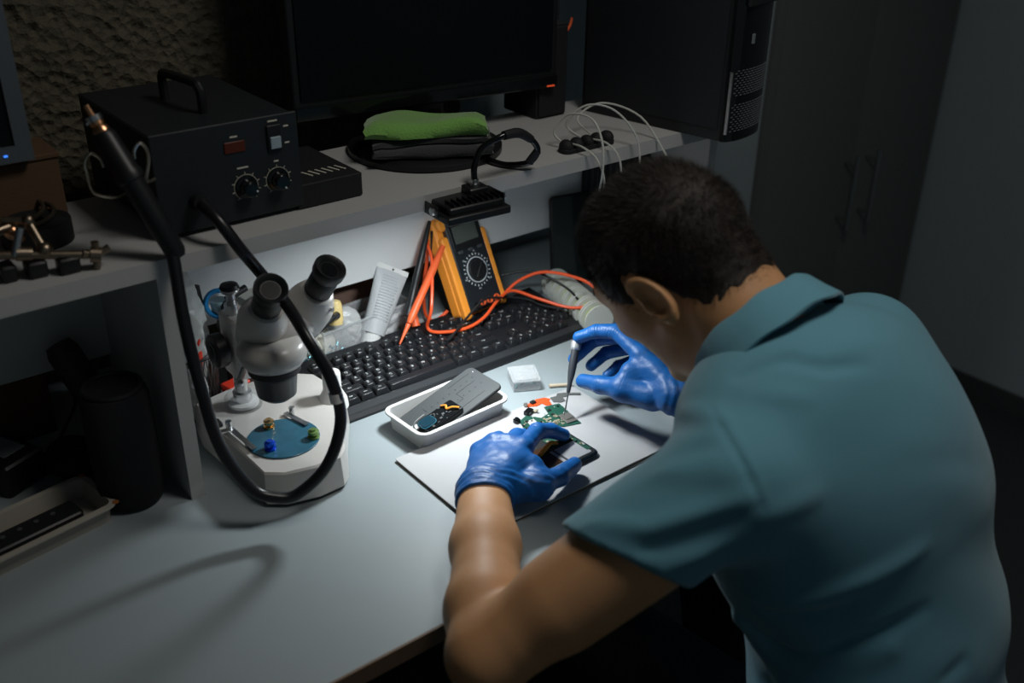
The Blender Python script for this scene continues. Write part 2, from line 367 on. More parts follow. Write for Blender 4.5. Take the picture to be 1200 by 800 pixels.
t = thing('hot_air_gun', (0.345, 1.06, 0.36), 'black hot-air gun with copper nozzle and long looping black hose', 'hot air gun')
A = Vector((0.3150, 1.10, 0.490)); B = Vector((0.359, 1.052, 0.352)); D = (B - A).normalized(); L = (B - A).length
def along(k): return tuple(A + D * k)
P('nozzle', MB().cyl(along(0), along(0.03), 0, prof=[(0.0030, 0), (0.0034, 0.013), (0.0075, 0.0135), (0.0080, 0.022), (0.0060, 0.0225), (0.0088, 0.027), (0.0088, 0.034)]), M_copper, t, label='copper nozzle with a clamp')
P('clamp', MB().cyl(along(0.012), along(0.018), 0.0090).cyl(tuple(A + D * 0.016 + Vector((-.006, -.002, .0))), tuple(A + D * 0.016 + Vector((-.010, -.002, -.004))), 0.002), M_sil, t)
P('grip', MB().cyl(along(0.03), along(L), 0, prof=[(0.0095, 0), (0.0125, 0.006), (0.0135, 0.045), (0.015, 0.048), (0.015, 0.056), (0.0125, 0.058), (0.0122, 0.10), (0.0115, 0.145), (0.008, 0.152)]), M_blk, t)
hose = [(0.356, 1.055, 0.360), (0.3615, 1.045, 0.335), (0.352, 1.012, 0.262), (0.350, 0.985, 0.190), (0.358, 0.972, 0.115), (0.380, 0.955, 0.060), (0.404, 0.940, 0.044), (0.428, 0.930, 0.045), (0.464, 0.921, 0.076), (0.488, 0.925, 0.126), (0.483, 0.932, 0.182), (0.472, 0.962, 0.228), (0.474, 1.012, 0.250), (0.463, 1.049, 0.279), (0.438, 1.038, 0.318), (0.422, 1.052, 0.352), (0.416, 1.080, 0.366)]
P('hose', MB().tube(hose, 0.0072, seg=14, n=10), mat('black_rubber_hose', (0.010, 0.011, 0.013), 0.33), t)
P('cable_tie', MB().cyl((0.4868, 0.9275, 0.152), (0.4858, 0.929, 0.164), 0.0082), M_wht, t)

# ---------------------------------------------------------------- big monitor with round base
t = thing('computer_monitor', (0.835, 1.215, 0.322), 'wide black monitor on a round base at the middle of the shelf', 'monitor')
P('base', MB().lathe([(0.108, 0), (0.112, 0.002), (0.112, 0.009), (0.106, 0.0125), (0.02, 0.0135)], 64, c=(0.814, 1.218, 0.322)), M_blk, t)
P('stand', MB().rbox((0.86, 1.285, 0.385), (0.06, 0.022, 0.10), 0.006, 0.002).rbox((0.86, 1.265, 0.338), (0.06, 0.05, 0.012), 0.004, 0.002), M_blk, t)
Fm = rotz((0.857, 1.262, -0.012), -7.3)
P('frame', MB().rbox((0, 0.010, 0.545), (0.436, 0.034, 0.318), 0.006, 0.003, Fm), M_blk, t)
P('screen', MB().rbox((0, -0.0085, 0.555), (0.412, 0.004, 0.280), 0.001, 0.0005, Fm), M_glass, t)
P('chin', MB().rbox((0, -0.0095, 0.398), (0.432, 0.006, 0.018), 0.002, 0.001, Fm), M_blkg, t)
P('power_light', MB().box(0.196, 0.210, -0.0132, -0.0128, 0.3895, 0.392, Fm), mat('red_led', (0.7, 0.05, 0.02), 0.4, emit=(1.0, 0.12, 0.03), es=0.35), t, label='dim red light')

# ---------------------------------------------------------------- slotted flat box
t = thing('set_top_box', (0.60, 1.17, 0.322), 'flat black device with a row of vent slots beside the rework station', 'electronic device')
P('case', MB().rbox((0.592, 1.172, 0.3385), (0.092, 0.142, 0.030), 0.002, 0.001), M_blkm, t)
for i in range(6):
    P('vent_slot', MB().box(-0.0012, 0.0012, -0.010, 0.010, 0, 0.0006, rotz((0.578 + i * 0.0095, 1.135, 0.3535), 15)), M_ink, t)

# ---------------------------------------------------------------- folded cloths
def cloth(name, cen, yaw, L, W, th, layers, material, label, seed, zbase, tip=0.0):
    # a cloth folded back and forth: a serpentine section swept along its length
    r = np.random.default_rng(seed); T = th / layers; sec = []
    t2 = T * 0.40; pts = []
    for k in range(layers):
        z = T * (k + 0.5); w0 = W * (0.5 - 0.02 * k); n = 10
        xs = np.linspace(-w0 + T * .6, w0 - T * .6, n); xs = xs if k % 2 == 0 else xs[::-1]
        for x in xs: pts.append((x, z + 0.0012 * math.sin(x * 55 + seed + k)))
        if k < layers - 1:
            s = 1 if k % 2 == 0 else -1
            for a in (-45, 0, 45): pts.append((s * (w0 - T * .6) + s * T * .62 * math.cos(math.radians(a)), T * (k + 1) + T * .5 * math.sin(math.radians(a))))
    Pn = np.array(pts); tg = np.gradient(Pn, axis=0); tg /= np.linalg.norm(tg, axis=1)[:, None]; nn = np.stack([-tg[:, 1], tg[:, 0]], 1)
    out = np.concatenate([Pn + nn * t2, (Pn - nn * t2)[::-1]])
    rings = []; N = 26
    for i in range(N + 1):
        u = i / N; y = L * (u - 0.5); e = 1 - 0.25 * max(0, abs(2 * u - 1) - 0.86) / 0.14
        sw = 1 + 0.05 * math.sin(u * 7 + seed) + 0.03 * math.sin(u * 17 + 2 * seed); lift = 0.0015 * math.sin(u * 11 + seed)
        rings.append([(x * sw + 0.004 * math.sin(u * 5 + z * 120), y + 0.002 * math.sin(z * 500 + x * 40) * (1 if i in (0, N) else .4), z * e * (1 + 0.07 * math.sin(u * 9 + x * 50)) + (lift if z > T else 0) + tip * u * u * (0.3 + 0.7 * z / th) * max(0, x / W + 0.35)) for x, z in out])
    M = Matrix.Translation((cen[0], cen[1], zbase)) @ Matrix.Rotation(math.radians(yaw), 4, 'Z')
    mb = MB().loft(rings, M=M)
    o = P(name, mb, material, angle=60); return tag(o, label, 'cloth')
M_dcloth = mat('charcoal_cloth', (0.036, 0.040, 0.042), 0.95, bump=0.9, bscale=500, sheen=0.3)
M_gcloth = mat('green_microfibre', (0.20, 0.44, 0.09), 0.95, bump=0.9, bscale=420, sheen=0.5)
cloth('folded_cloth', (0.800, 1.180), -122, 0.165, 0.104, 0.021, 3, M_dcloth, 'charcoal folded cloth lying under the green one on the monitor base', 3, 0.3365, tip=0.01)
cloth('folded_cloth', (0.792, 1.182), -124, 0.168, 0.078, 0.023, 2, M_gcloth, 'lime green folded cloth on top of a charcoal cloth', 5, 0.3585, tip=0.010)

# ---------------------------------------------------------------- floodlight hanging from the shelf
t = thing('led_floodlight', (0.748, 1.03, 0.28), 'small black floodlight lamp hanging by its cable from the shelf edge', 'lamp')
Fl = rotz((0.752, 1.030, 0.299), -4) @ Matrix.Scale(0.86, 4)
P('housing', MB().rbox((0, 0, 0.001), (0.112, 0.074, 0.012), 0.003, 0.0015, Fl).rbox((0, 0.002, 0.012), (0.096, 0.060, 0.012), 0.003, 0.002, Fl), M_blk, t)
for i in range(9): P('cooling_fin', MB().box(-0.040 + i * 0.010, -0.0385 + i * 0.010, -0.026, 0.0, 0.018, 0.0235, Fl), M_blk, t)
P('junction_box', MB().rbox((0.026, 0.020, 0.022), (0.036, 0.030, 0.012), 0.004, 0.002, Fl), M_blk, t)
P('cable_gland', MB().lathe([(0.0085, 0), (0.0085, 0.004), (0.0065, 0.005), (0.006, 0.010), (0.0035, 0.011)], 16, Fl @ Matrix.Translation((0.026, 0.020, 0.028))), M_sil, t)
br = MB().box(-0.060, 0.060, 0.041, 0.0435, 0.004, 0.008, Fl).box(-0.060, 0.060, 0.041, 0.0435, 0.022, 0.026, Fl)
for x0, x1 in ((-0.060, -0.050), (-0.026, 0.026 - 0.018), (0.036, 0.060)): br.box(x0, x1, 0.041, 0.0435, 0.008, 0.022, Fl)
for sx in (-0.0605, 0.0580): br.box(sx, sx + 0.0025, -0.012, 0.0435, 0.002, 0.018, Fl)
P('bracket', br, M_blk, t)
for sx, s2 in ((-0.0605, -1), (0.0605, 1)): P('bolt', MB().cyl(Fl @ Vector((sx, -0.002, 0.010)), Fl @ Vector((sx + s2 * 0.005, -0.002, 0.010)), 0.0055, seg=6), M_sil, t)
P('led_panel', MB().box(-0.045, 0.045, -0.028, 0.028, -0.0058, -0.0052, Fl), mat('led_lens', (0.9, 0.95, 1), 0.4, emit=(0.85, 0.95, 1.0), es=6.0), t)
cab = [(0.7755, 1.046, 0.330), (0.777, 1.048, 0.348), (0.788, 1.045, 0.372), (0.815, 1.035, 0.386), (0.843, 1.038, 0.384), (0.868, 1.042, 0.370), (0.880, 1.042, 0.352), (0.872, 1.050, 0.335), (0.858, 1.075, 0.3275), (0.850, 1.095, 0.327), (0.850, 1.13, 0.328), (0.860, 1.16, 0.332), (0.880, 1.20, 0.340), (0.890, 1.26, 0.350)]
P('cable', MB().tube(cab, 0.0043, seg=12, n=8), M_blkg, t)
P('tape_wrap', MB().tube(cab[3:6], [0.006, 0.0068, 0.0055], seg=12, n=6), M_blkm, t)
P('tape_wrap', MB().tube([cab[6], cab[7]], [0.0055, 0.006], seg=12), M_blkm, t)
lp = area_light('floodlight_glow', LAMP_POS, LAMP_AIM, 0.062, 0.042, LAMP_POWER, (0.90, 0.97, 1.0))
lp.data.spread = math.radians(LAMP_SPREAD); lp.parent = t; lp.location = lp.location - t.location; lp.name = 'lamp_light'

# ---------------------------------------------------------------- loudspeaker, pc tower, cables
t = thing('loudspeaker', (1.09, 1.265, 0.322), 'small black desktop loudspeaker between the wide monitor and the computer tower', 'speaker')
P('cabinet', MB().rbox((1.075, 1.285, 0.395), (0.062, 0.085, 0.146), 0.003, 0.002, ), M_blkm, t)
P('grille', MB().rbox((1.075, 1.2405, 0.395), (0.056, 0.005, 0.138), 0.003, 0.0015), M_blkm, t)
t = thing('computer_tower', (1.225, 1.14, 0.322), 'black computer tower overhanging the right end of the shelf', 'computer')
Ft = Matrix.Translation((1.222, 1.118, 0.322)) @ Matrix.Rotation(math.radians(11), 4, 'Z')
P('case', MB().rbox((0, 0.008, 0.205), (0.108, 0.262, 0.410), 0.003, 0.0015, Ft), M_blk, t)
P('side_panel', MB().rbox((-0.0548, 0.008, 0.208), (0.0016, 0.250, 0.380), 0.001, 0.0005, Ft), M_pnt, t)
fr = []
for z, k in ((0.0, 1), (0.41, 1)):
    ring = [(-0.054, -0.123, z)]
    for i in range(9): a = math.radians(180 + i * 22.5); ring.append((0.054 * math.cos(a), -0.125 + 0.016 * math.sin(a), z))
    ring.append((0.054, -0.123, z)); fr.append(ring)
P('front_bezel', MB().loft(fr, M=Ft), M_blkg, t)
P('trim_strip', MB().box(-0.0535, -0.0515, -0.1325, -0.128, 0.012, 0.105, Ft), M_sil, t, label='bright vertical trim strip')
gm = MB()
for iz in range(26):
    for ix in range(11):
        if 12 <= iz <= 14: continue
        x = -0.045 + ix * 0.0085 + (iz % 2) * 0.004; z = 0.016 + iz * 0.0036
        y = -0.125 - 0.016 * math.sqrt(max(0, 1 - (x / 0.054) ** 2)) - 0.0007
        gm.box(x - 0.0030, x + 0.0030, y, y + 0.001, z - 0.0005, z + 0.0005, Ft)
P('mesh_grille', gm, M_mgry, t)
P('drive_bay', MB().rbox((0, -0.140, 0.215), (0.084, 0.006, 0.036), 0.002, 0.001, Ft).rbox((0, -0.140, 0.26), (0.084, 0.006, 0.036), 0.002, 0.001, Ft), M_blkm, t)
P('power_button', MB().rbox((-0.020, -0.1415, 0.150), (0.007, 0.003, 0.014), 0.001, 0.0005, Ft), M_mgry, t)
o = P('red_cable', MB().tube([(1.118, 1.292, 0.40), (1.122, 1.285, 0.425), (1.145, 1.285, 0.448), (1.16, 1.295, 0.46)], 0.0022), M_redc); tag(o, 'short red cable behind the loudspeaker by the tower', 'cable')
o = P('black_cable', MB().tube([(1.128, 1.330, 0.325), (1.126, 1.31, 0.38), (1.14, 1.31, 0.45), (1.15, 1.32, 0.52)], 0.003), M_blk); tag(o, 'black cable rising in the gap behind the loudspeaker', 'cable')

t = thing('cable_organizer', (1.01, 1.082, 0.322), 'black rubber cable holder strip gripping thin white cables on the shelf edge', 'cable holder')
P('strip', MB().rbox((1.010, 1.0845, 0.3245), (0.100, 0.024, 0.008), 0.010, 0.001), M_blkm, t)
for i in range(5): P('clip', MB().sphere((0.970 + i * 0.020, 1.0845, 0.331), 0.0115, (0.85, 1.05, 0.9), 16), M_blkm, t)
wc = [[(0.9800, 1.10, 0.329), (0.972, 1.115, 0.345), (0.985, 1.10, 0.372), (0.995, 1.06, 0.373), (0.990, 1.03, 0.345), (0.985, 1.022, 0.30), (0.99, 1.04, 0.24)],
      [(0.9800, 1.085, 0.333), (0.980, 1.060, 0.334), (0.985, 1.035, 0.322), (0.990, 1.022, 0.29), (0.995, 1.035, 0.23)],
      [(1.0200, 1.10, 0.329), (1.000, 1.12, 0.350), (1.02, 1.10, 0.380), (1.05, 1.07, 0.374), (1.07, 1.04, 0.335), (1.07, 1.03, 0.28)],
      [(1.0200, 1.085, 0.333), (1.022, 1.055, 0.334), (1.030, 1.035, 0.315), (1.033, 1.028, 0.27)],
      [(1.0400, 1.10, 0.329), (1.040, 1.14, 0.348), (1.08, 1.13, 0.368), (1.115, 1.08, 0.352), (1.13, 1.035, 0.30)]]
for i, w in enumerate(wc):
    tag(P('white_cable', MB().tube(w, 0.0016, seg=8), mat('cable_white', (0.55, 0.56, 0.52), 0.5)), 'thin white cable looping out of the cable holder on the shelf edge', 'cable', 'thin white cables on the shelf')

# ---------------------------------------------------------------- things on the left end of the shelf
t = thing('helping_hands_tool', (0.245, 1.10, 0.322), 'metal clamp stand with jointed arms and wing screws on the left shelf end', 'clamp tool')
P('foot', MB().rbox((0.232, 1.095, 0.331), (0.020, 0.026, 0.018), 0.003, 0.002).rbox((0.262, 1.083, 0.331), (0.022, 0.020, 0.018), 0.003, 0.002), M_blk, t)
P('foot', MB().rbox((0.205, 1.100, 0.331), (0.016, 0.024, 0.018), 0.003, 0.002), M_blk, t)
M_old = mat('tarnished_metal', (0.28, 0.22, 0.16), 0.35, 1.0, var=0.4, vscale=90)
P('crossbar', MB().cyl((0.185, 1.10, 0.354), (0.292, 1.072, 0.338), 0.0045).cyl((0.215, 1.09, 0.352), (0.230, 1.088, 0.349), 0.0075), M_old, t)
P('joint', MB().sphere((0.243, 1.088, 0.350), 0.009).cyl((0.243, 1.088, 0.350), (0.238, 1.11, 0.375), 0.005).sphere((0.238, 1.11, 0.377), 0.007).cyl((0.238, 1.11, 0.377), (0.215, 1.12, 0.380), 0.004), M_old, t)
P('joint', MB().sphere((0.222, 1.118, 0.366), 0.0085).cyl((0.226, 1.10, 0.362), (0.214, 1.13, 0.371), 0.004), M_copper, t, label='copper coloured joint')
P('arm', MB().cyl((0.225, 1.092, 0.378), (0.214, 1.090, 0.350), 0.0042), M_sil, t, label='bright steel arm')
P('arm', MB().cyl((0.190, 1.11, 0.370), (0.225, 1.12, 0.372), 0.005), M_old, t)
ws = MB().cyl((0.284, 1.074, 0.339), (0.294, 1.071, 0.337), 0.0085)
for a in (20, 90, 160, 260): ws.cyl((0.290, 1.072, 0.338), (0.290 + 0.015 * math.cos(math.radians(a)), 1.072, 0.338 + 0.015 * math.sin(math.radians(a))), 0.003, 0.0042)
P('wing_screw', ws, M_old, t)
o = P('tape_roll', MB().lathe([(0.012, 0), (0.038, 0), (0.0385, 0.001), (0.0385, 0.024), (0.038, 0.025), (0.012, 0.025), (0.012, 0)], 40, c=(0.262, 1.190, 0.322), caps=False), M_blkm); tag(o, 'black round tape roll lying on the left shelf end', 'tape')
o = P('coiled_cable', MB().torus((0.235, 1.215, 0.3505), 0.054, 0.0028, (0, 0, 1), 48, 8, 0, 360).torus((0.222, 1.222, 0.356), 0.058, 0.0028, (0.03, 0.0, 1), 48, 8, 0, 360), mat('brown_cable', (0.035, 0.030, 0.022), 0.4)); tag(o, 'thin dark cable coiled in a ring over the black tape roll', 'cable')

# ---------------------------------------------------------------- left compartment
t = thing('bluetooth_speaker', (0.288, 1.105, 0.0), 'tall black cylindrical fabric speaker standing in the left compartment', 'speaker')
P('body', MB().lathe([(0.030, 0), (0.036, 0.004), (0.0395, 0.016), (0.0405, 0.08), (0.0395, 0.145), (0.036, 0.157), (0.031, 0.160)], 40, c=(0.288, 1.105, 0)), mat('speaker_fabric', (0.007, 0.008, 0.010), 0.8, bump=0.8, bscale=1600), t)
P('top_rim', MB().torus((0.288, 1.105, 0.1605), 0.0325, 0.0028), M_blk, t)
P('radiator', MB().lathe([(0.028, 0), (0.027, 0.001), (0.006, 0.0025)], 32, c=(0.288, 1.105, 0.1592)), M_blk, t)
o = P('computer_mouse', MB().sphere((0.252, 1.212, 0.018), 0.018, (1.9, 2.7, 1.0), 24), M_blkm); tag(o, 'black rounded mouse behind the cream tray in the left compartment', 'mouse')

def tray(name, cx, cy, sx, sy, h, wall, rim, r, yaw, material, label, z=0.0, cat='tray'):
    M = rotz((cx, cy, z), yaw)
    def ring(ex, zz, k=0.0):
        hx, hy = sx / 2 + ex, sy / 2 + ex; rr = max(r + ex, 0.002); o = []
        for (a, b, a0) in ((1, 1, 0), (-1, 1, 90), (-1, -1, 180), (1, -1, 270)):
            for i in range(6):
                q = math.radians(a0 + 18 * i); o.append((a * (hx - rr) + rr * math.cos(q), b * (hy - rr) + rr * math.sin(q), zz))
        return o
    dr = 0.004
    rings = [ring(-dr, 0.0), ring(-0.001, h - 0.003), ring(rim, h - 0.003), ring(rim + 0.0005, h - 0.0015), ring(rim, h), ring(-wall, h), ring(-dr - wall, 0.0015)]
    t = thing(name, (cx, cy, z), label, cat)
    P('tray_body', MB().loft(rings, M=M), material, t, angle=50); return t, M
t, Mt = tray('plastic_tray', 0.175, 1.098, 0.150, 0.078, 0.026, 0.0015, 0.006, 0.010, 10, mat('cream_plastic', (0.40, 0.37, 0.32), 0.45), 'cream plastic tray at the left frame edge holding a black device')
for q in ((0.081, 0.044), (0.081, -0.044)): P('corner_stain', MB().sphere(Mt @ Vector((q[0] - .004, q[1] - (.004 if q[1] > 0 else -.004), 0.0262)), 0.0042, (1, 1, 0.25), 10), mat('rust', (0.30, 0.10, 0.02), 0.8), t)
t = thing('remote_control', (0.16, 1.098, 0.002), 'black slim device with small buttons lying in the cream tray', 'remote control')
P('body', MB().rbox((-0.01, 0.002, 0.0105), (0.118, 0.034, 0.012), 0.005, 0.002, Mt), M_blk, t)
for i in range(4): P('button', MB().cyl(Mt @ Vector((-0.04 + i * 0.02, 0.006, 0.0165)), Mt @ Vector((-0.04 + i * 0.02, 0.006, 0.0175)), 0.003), M_gry, t)
t = thing('cardboard_box', (0.20, 1.33, 0.0), 'brown open carton at the back of the left compartment', 'box')
P('box_body', MB().box(0.10, 0.262, 1.318, 1.32, 0.0, 0.115).box(0.10, 0.262, 1.42, 1.422, 0.0, 0.115).box(0.10, 0.102, 1.32, 1.42, 0.0, 0.115).box(0.26, 0.262, 1.32, 1.42, 0.0, 0.115).box(0.10, 0.262, 1.318, 1.422, 0.0, 0.002), M_card, t)
P('flap', MB().box(0.10, 0.26, 1.29, 1.319, 0.113, 0.115, ), M_card, t)
t = thing('cordless_screwdriver', (0.30, 1.25, 0.0), 'dark brown cylindrical tool leaning against the divider in the left compartment', 'tool')
P('barrel', MB().cyl((0.318, 1.20, 0.012), (0.272, 1.262, 0.158), 0, prof=[(0.016, 0), (0.020, 0.01), (0.021, 0.07), (0.0205, 0.15), (0.016, 0.162)]), mat('dark_maroon', (0.045, 0.022, 0.018), 0.6), t)
P('collar', MB().cyl((0.300, 1.224, 0.069), (0.297, 1.228, 0.078), 0.0225), M_blk, t)
t = thing('power_adapter', (0.195, 1.22, 0.0), 'black power adapter with a white sticker at the left frame edge', 'adapter')
Fa = rotz((0.178, 1.238, 0), 25)
P('body', MB().rbox((0, 0, 0.022), (0.060, 0.075, 0.044), 0.006, 0.003, Fa), M_blk, t)
P('sticker', MB().rbox((0.004, 0.005, 0.0446), (0.032, 0.044, 0.0008), 0.002, 0.0002, Fa), mat('dull_sticker', (0.22, 0.24, 0.25), 0.6), t)
P('cord', MB().tube([(0.205, 1.245, 0.02), (0.235, 1.262, 0.006), (0.262, 1.27, 0.03), (0.285, 1.285, 0.06), (0.27, 1.31, 0.1)], 0.0022), M_blk, t)
# ---------------------------------------------------------------- stereo microscope
t = thing('stereo_microscope', (0.48, 1.08, 0.0), 'white and grey stereo microscope with two black eyepieces standing on the desk', 'microscope')
def base_ring(ins, z):
    pts = [(0.400, 1.150), (0.406, 1.06), (0.410, 0.984), (0.430, 0.968), (0.470, 0.958), (0.505, 0.960), (0.519, 0.972), (0.545, 1.02), (0.586, 1.085), (0.590, 1.110), (0.582, 1.170), (0.545, 1.205), (0.46, 1.205), (0.41, 1.195)]
    c = (0.48, 1.085); o = []
    for x, y in pts:
        d = Vector((x - c[0], y - c[1])); d = d * (1 - ins / d.length); o.append((c[0] + d.x, c[1] + d.y, z))
    return o
P('base', MB().loft([base_ring(0.002, 0.004), base_ring(0, 0.006), base_ring(0.001, 0.018), base_ring(0.004, 0.0465), base_ring(0.0065, 0.049)]), M_scope, t, angle=30)
P('base_pad', MB().loft([base_ring(0.006, 0.0), base_ring(0.006, 0.004)]), M_blk, t)
P('stage_plate', MB().lathe([(0.046, 0), (0.046, 0.0016), (0.0455, 0.002)], 64, c=(0.466, 1.041, 0.0492)), mat('blue_stage', (0.030, 0.115, 0.175), 0.25, var=0.3, vscale=60, bump=0.05), t, label='dark blue round stage plate')
def knob(x, y, z, r, material, label, nm='stage_clip_screw'):
    P(nm, MB().lathe([(r, 0), (r, 0.003), (r * .6, 0.0035), (r * .6, 0.006), (r * .95, 0.0065), (r * .95, 0.010), (r * .55, 0.011), (r * .5, 0.013)], 16, c=(x, y, z)), material, t, label=label)
knob(0.463, 1.074, 0.051, 0.0072, M_brass, 'brass thumb screw on the stage plate')
knob(0.441, 1.027, 0.051, 0.0075, mat('blue_anodised', (0.01, 0.10, 0.75), 0.25, 0.6), 'bright blue thumb screw on the stage plate')
knob(0.497, 1.018, 0.051, 0.0075, mat('green_anodised', (0.18, 0.30, 0.09), 0.3, 0.5), 'olive green thumb screw on the stage plate')
P('stage_clip', MB().box(-0.0035, 0.0035, -0.024, 0.020, 0, 0.0009, rotz((0.4985, 1.070, 0.0535), 12)).cyl((0.503, 1.088, 0.050), (0.503, 1.088, 0.060), 0.0038), M_sil, t)
P('stage_clip', MB().box(-0.0035, 0.0035, -0.044, 0.018, 0, 0.0009, rotz((0.4215, 1.080, 0.0535), 3)).cyl((0.421, 1.104, 0.050), (0.421, 1.104, 0.0615), 0.004), M_sil, t)
P('side_post', MB().lathe([(0.021, -0.012), (0.0195, 0.0), (0.0135, 0.012), (0.0125, 0.014), (0.0125, 0.038), (0.0115, 0.041), (0.006, 0.042)], 32, c=(0.567, 1.092, 0.049)), M_wht, t)
P('switch', MB().rbox((0.412, 1.122, 0.052), (0.012, 0.016, 0.006), 0.002, 0.001), M_blk, t)
P('glass_collar', MB().lathe([(0.024, 0.0), (0.025, 0.002), (0.025, 0.014), (0.021, 0.0175), (0.013, 0.018)], 40, c=(0.463, 1.148, 0.049)), M_clear, t, label='clear collar at the foot of the pillar')
P('pillar', MB().lathe([(0.0125, 0), (0.0125, 0.02), (0.009, 0.022), (0.009, 0.150)], 28, c=(0.463, 1.150, 0.050)), M_sil, t, label='chrome pillar')
P('pillar', MB().lathe([(0.006, 0), (0.006, 0.045), (0.011, 0.0455), (0.012, 0.048), (0.010, 0.0535), (0.004, 0.055)], 24, c=(0.4685, 1.162, 0.165)), M_sil, t)
P('pillar_cap', MB().lathe([(0.011, 0), (0.013, 0.003), (0.011, 0.007), (0.004, 0.009)], 24, c=(0.4685, 1.162, 0.214)), M_blk, t)
P('focus_block', MB().rbox((0.468, 1.148, 0.142), (0.034, 0.046, 0.088), 0.006, 0.003), M_scope, t)
P('focus_arm', MB().rbox((0.480, 1.108, 0.165), (0.030, 0.07, 0.030), 0.008, 0.003), M_scope, t)
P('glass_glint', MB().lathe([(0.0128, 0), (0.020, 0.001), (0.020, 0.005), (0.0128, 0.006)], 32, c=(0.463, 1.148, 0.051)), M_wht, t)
fk = P('focus_knob', MB().cyl((0.454, 1.150, 0.140), (0.424, 1.150, 0.140), 0, prof=[(0.010, 0), (0.010, 0.008), (0.022, 0.0085), (0.023, 0.011), (0.023, 0.022), (0.021, 0.0235), (0.009, 0.024), (0.0085, 0.027), (0.004, 0.028)]), M_blk, t, label='black focus knob')
P('knob_disc', MB().cyl((0.4295, 1.150, 0.140), (0.4285, 1.150, 0.140), 0.014), M_gry, fk)
P('clamp_lever', MB().cyl((0.452, 1.106, 0.128), (0.435, 1.085, 0.123), 0.004).sphere((0.434, 1.084, 0.123), 0.0062), M_sil, t)
P('fluorescent_ring', MB().cyl((0.446, 1.128, 0.110), (0.452, 1.116, 0.070), 0.007, 0.009), M_scope, t) if False else None
hx, hy = 0.469, 1.052
P('objective', MB().lathe([(0.006, 0), (0.020, 0.0), (0.0245, 0.004), (0.0275, 0.030), (0.0285, 0.032), (0.0285, 0.036)], 44, c=(hx, hy, 0.108)), mat('objective_grey', (0.030, 0.036, 0.040), 0.3), t, label='dark grey tapering objective')
P('objective_ring', MB().lathe([(0.0305, 0), (0.0325, 0.002), (0.0325, 0.010), (0.031, 0.012)], 44, c=(hx, hy, 0.143)), M_blk, t)
P('lens_front', MB().lathe([(0.018, 0), (0.018, 0.002)], 32, c=(hx, hy, 0.1062)), M_glass, t)
P('zoom_body', MB().lathe([(0.031, 0), (0.036, 0.002), (0.0415, 0.010), (0.0435, 0.018), (0.0430, 0.024), (0.038, 0.031), (0.030, 0.036)], 44, c=(hx, hy, 0.154)), mat('scope_grey', (0.44, 0.43, 0.41), 0.28), t)
# head housing that carries the two eyepiece tubes
eye = [(Vector((0.4590, 1.014, 0.2740)), Vector((0.468, 1.078, 0.190))), (Vector((0.5465, 1.030, 0.2715)), Vector((0.531, 1.080, 0.194)))]
hd = MB().sphere((0.492, 1.070, 0.190), 0.034, (1.45, 0.95, 0.72), 28)
P('head_housing', hd, M_scope, t)
for E_, B_ in eye:
    d = (B_ - E_).normalized(); L = (B_ - E_).length
    P('prism_cone', MB().cyl(tuple(E_ + d * 0.046), tuple(B_ + d * 0.012), 0, prof=[(0.0165, 0), (0.0215, 0.003), (0.0290, 0.020), (0.0315, 0.032), (0.029, L - 0.028), (0.020, L - 0.022)]), M_scope, t)
    e = P('eyepiece', MB().cyl(tuple(E_), tuple(E_ + d * 0.054), 0, prof=[(0.0125, 0.006), (0.0165, 0.001), (0.0195, 0.0), (0.0205, 0.002), (0.0200, 0.012), (0.0168, 0.018), (0.0168, 0.020), (0.0178, 0.022), (0.0178, 0.046), (0.016, 0.050), (0.016, 0.054)]), M_blk, t)
    P('eye_lens', MB().cyl(tuple(E_ + d * 0.0055), tuple(E_ + d * 0.0075), 0.0110), M_glass, e)
P('set_screw', MB().cyl((0.545, 1.048, 0.208), (0.550, 1.040, 0.208), 0.003), M_sil, t)

# ---------------------------------------------------------------- keyboard
t = thing('keyboard', (0.814, 1.166, 0.0), 'black full-size wired computer keyboard on the desk under the shelf', 'keyboard')
Fk = frame((0.5875, 1.090, 0.0), (1, 0.006, 0), (0, 1, 0))
W, Dp = 0.456, 0.158
sec = [(0.0, 0.0), (0.0, 0.004), (0.006, 0.011), (0.020, 0.0145), (0.155, 0.026), (0.158, 0.024), (0.158, 0.003), (0.15, 0.0)]
P('body', MB().loft([[(x, y, z) for y, z in sec] for x in (0.0, W)], M=Fk), mat('keyboard_black', (0.011, 0.012, 0.014), 0.4, bump=0.08, bscale=1500), t, angle=30)
P('front_strip', MB().loft([[(x, y, z) for y, z in ((0.0045, 0.0102), (0.0058, 0.0118), (0.016, 0.0146), (0.0165, 0.0136))] for x in (0.004, W - 0.004)], M=Fk), mat('lip_grey', (0.028, 0.031, 0.034), 0.35), t)
U = 0.01905; rows = []
def row(r, names, ws, x0=0.0):
    x = x0
    for nm, w in zip(names, ws):
        if nm is not None: rows.append((r, x, w, nm))
        x += w
row(5, ['Esc', None] + ['F1', 'F2', 'F3', 'F4'] + [None] + ['F5', 'F6', 'F7', 'F8'] + [None] + ['F9', 'F10', 'F11', 'F12'], [1, 1] + [1] * 4 + [.5] + [1] * 4 + [.5] + [1] * 4)
row(4, list('`1234567890-=') + ['Backspace'], [1] * 13 + [2])
row(3, ['Tab'] + list('QWERTYUIOP[]') + ['\\'], [1.5] + [1] * 12 + [1.5])
row(2, ['Caps'] + list("ASDFGHJKL;'") + ['Enter'], [1.75] + [1] * 11 + [2.25])
row(1, ['Shift'] + list('ZXCVBNM,./') + ['Shift'], [2.25] + [1] * 10 + [2.75])
row(0, ['Ctrl', 'Win', 'Alt', '', 'Alt', 'Win', 'Menu', 'Ctrl'], [1.25, 1.25, 1.25, 6.25, 1.25, 1.25, 1.25, 1.25])
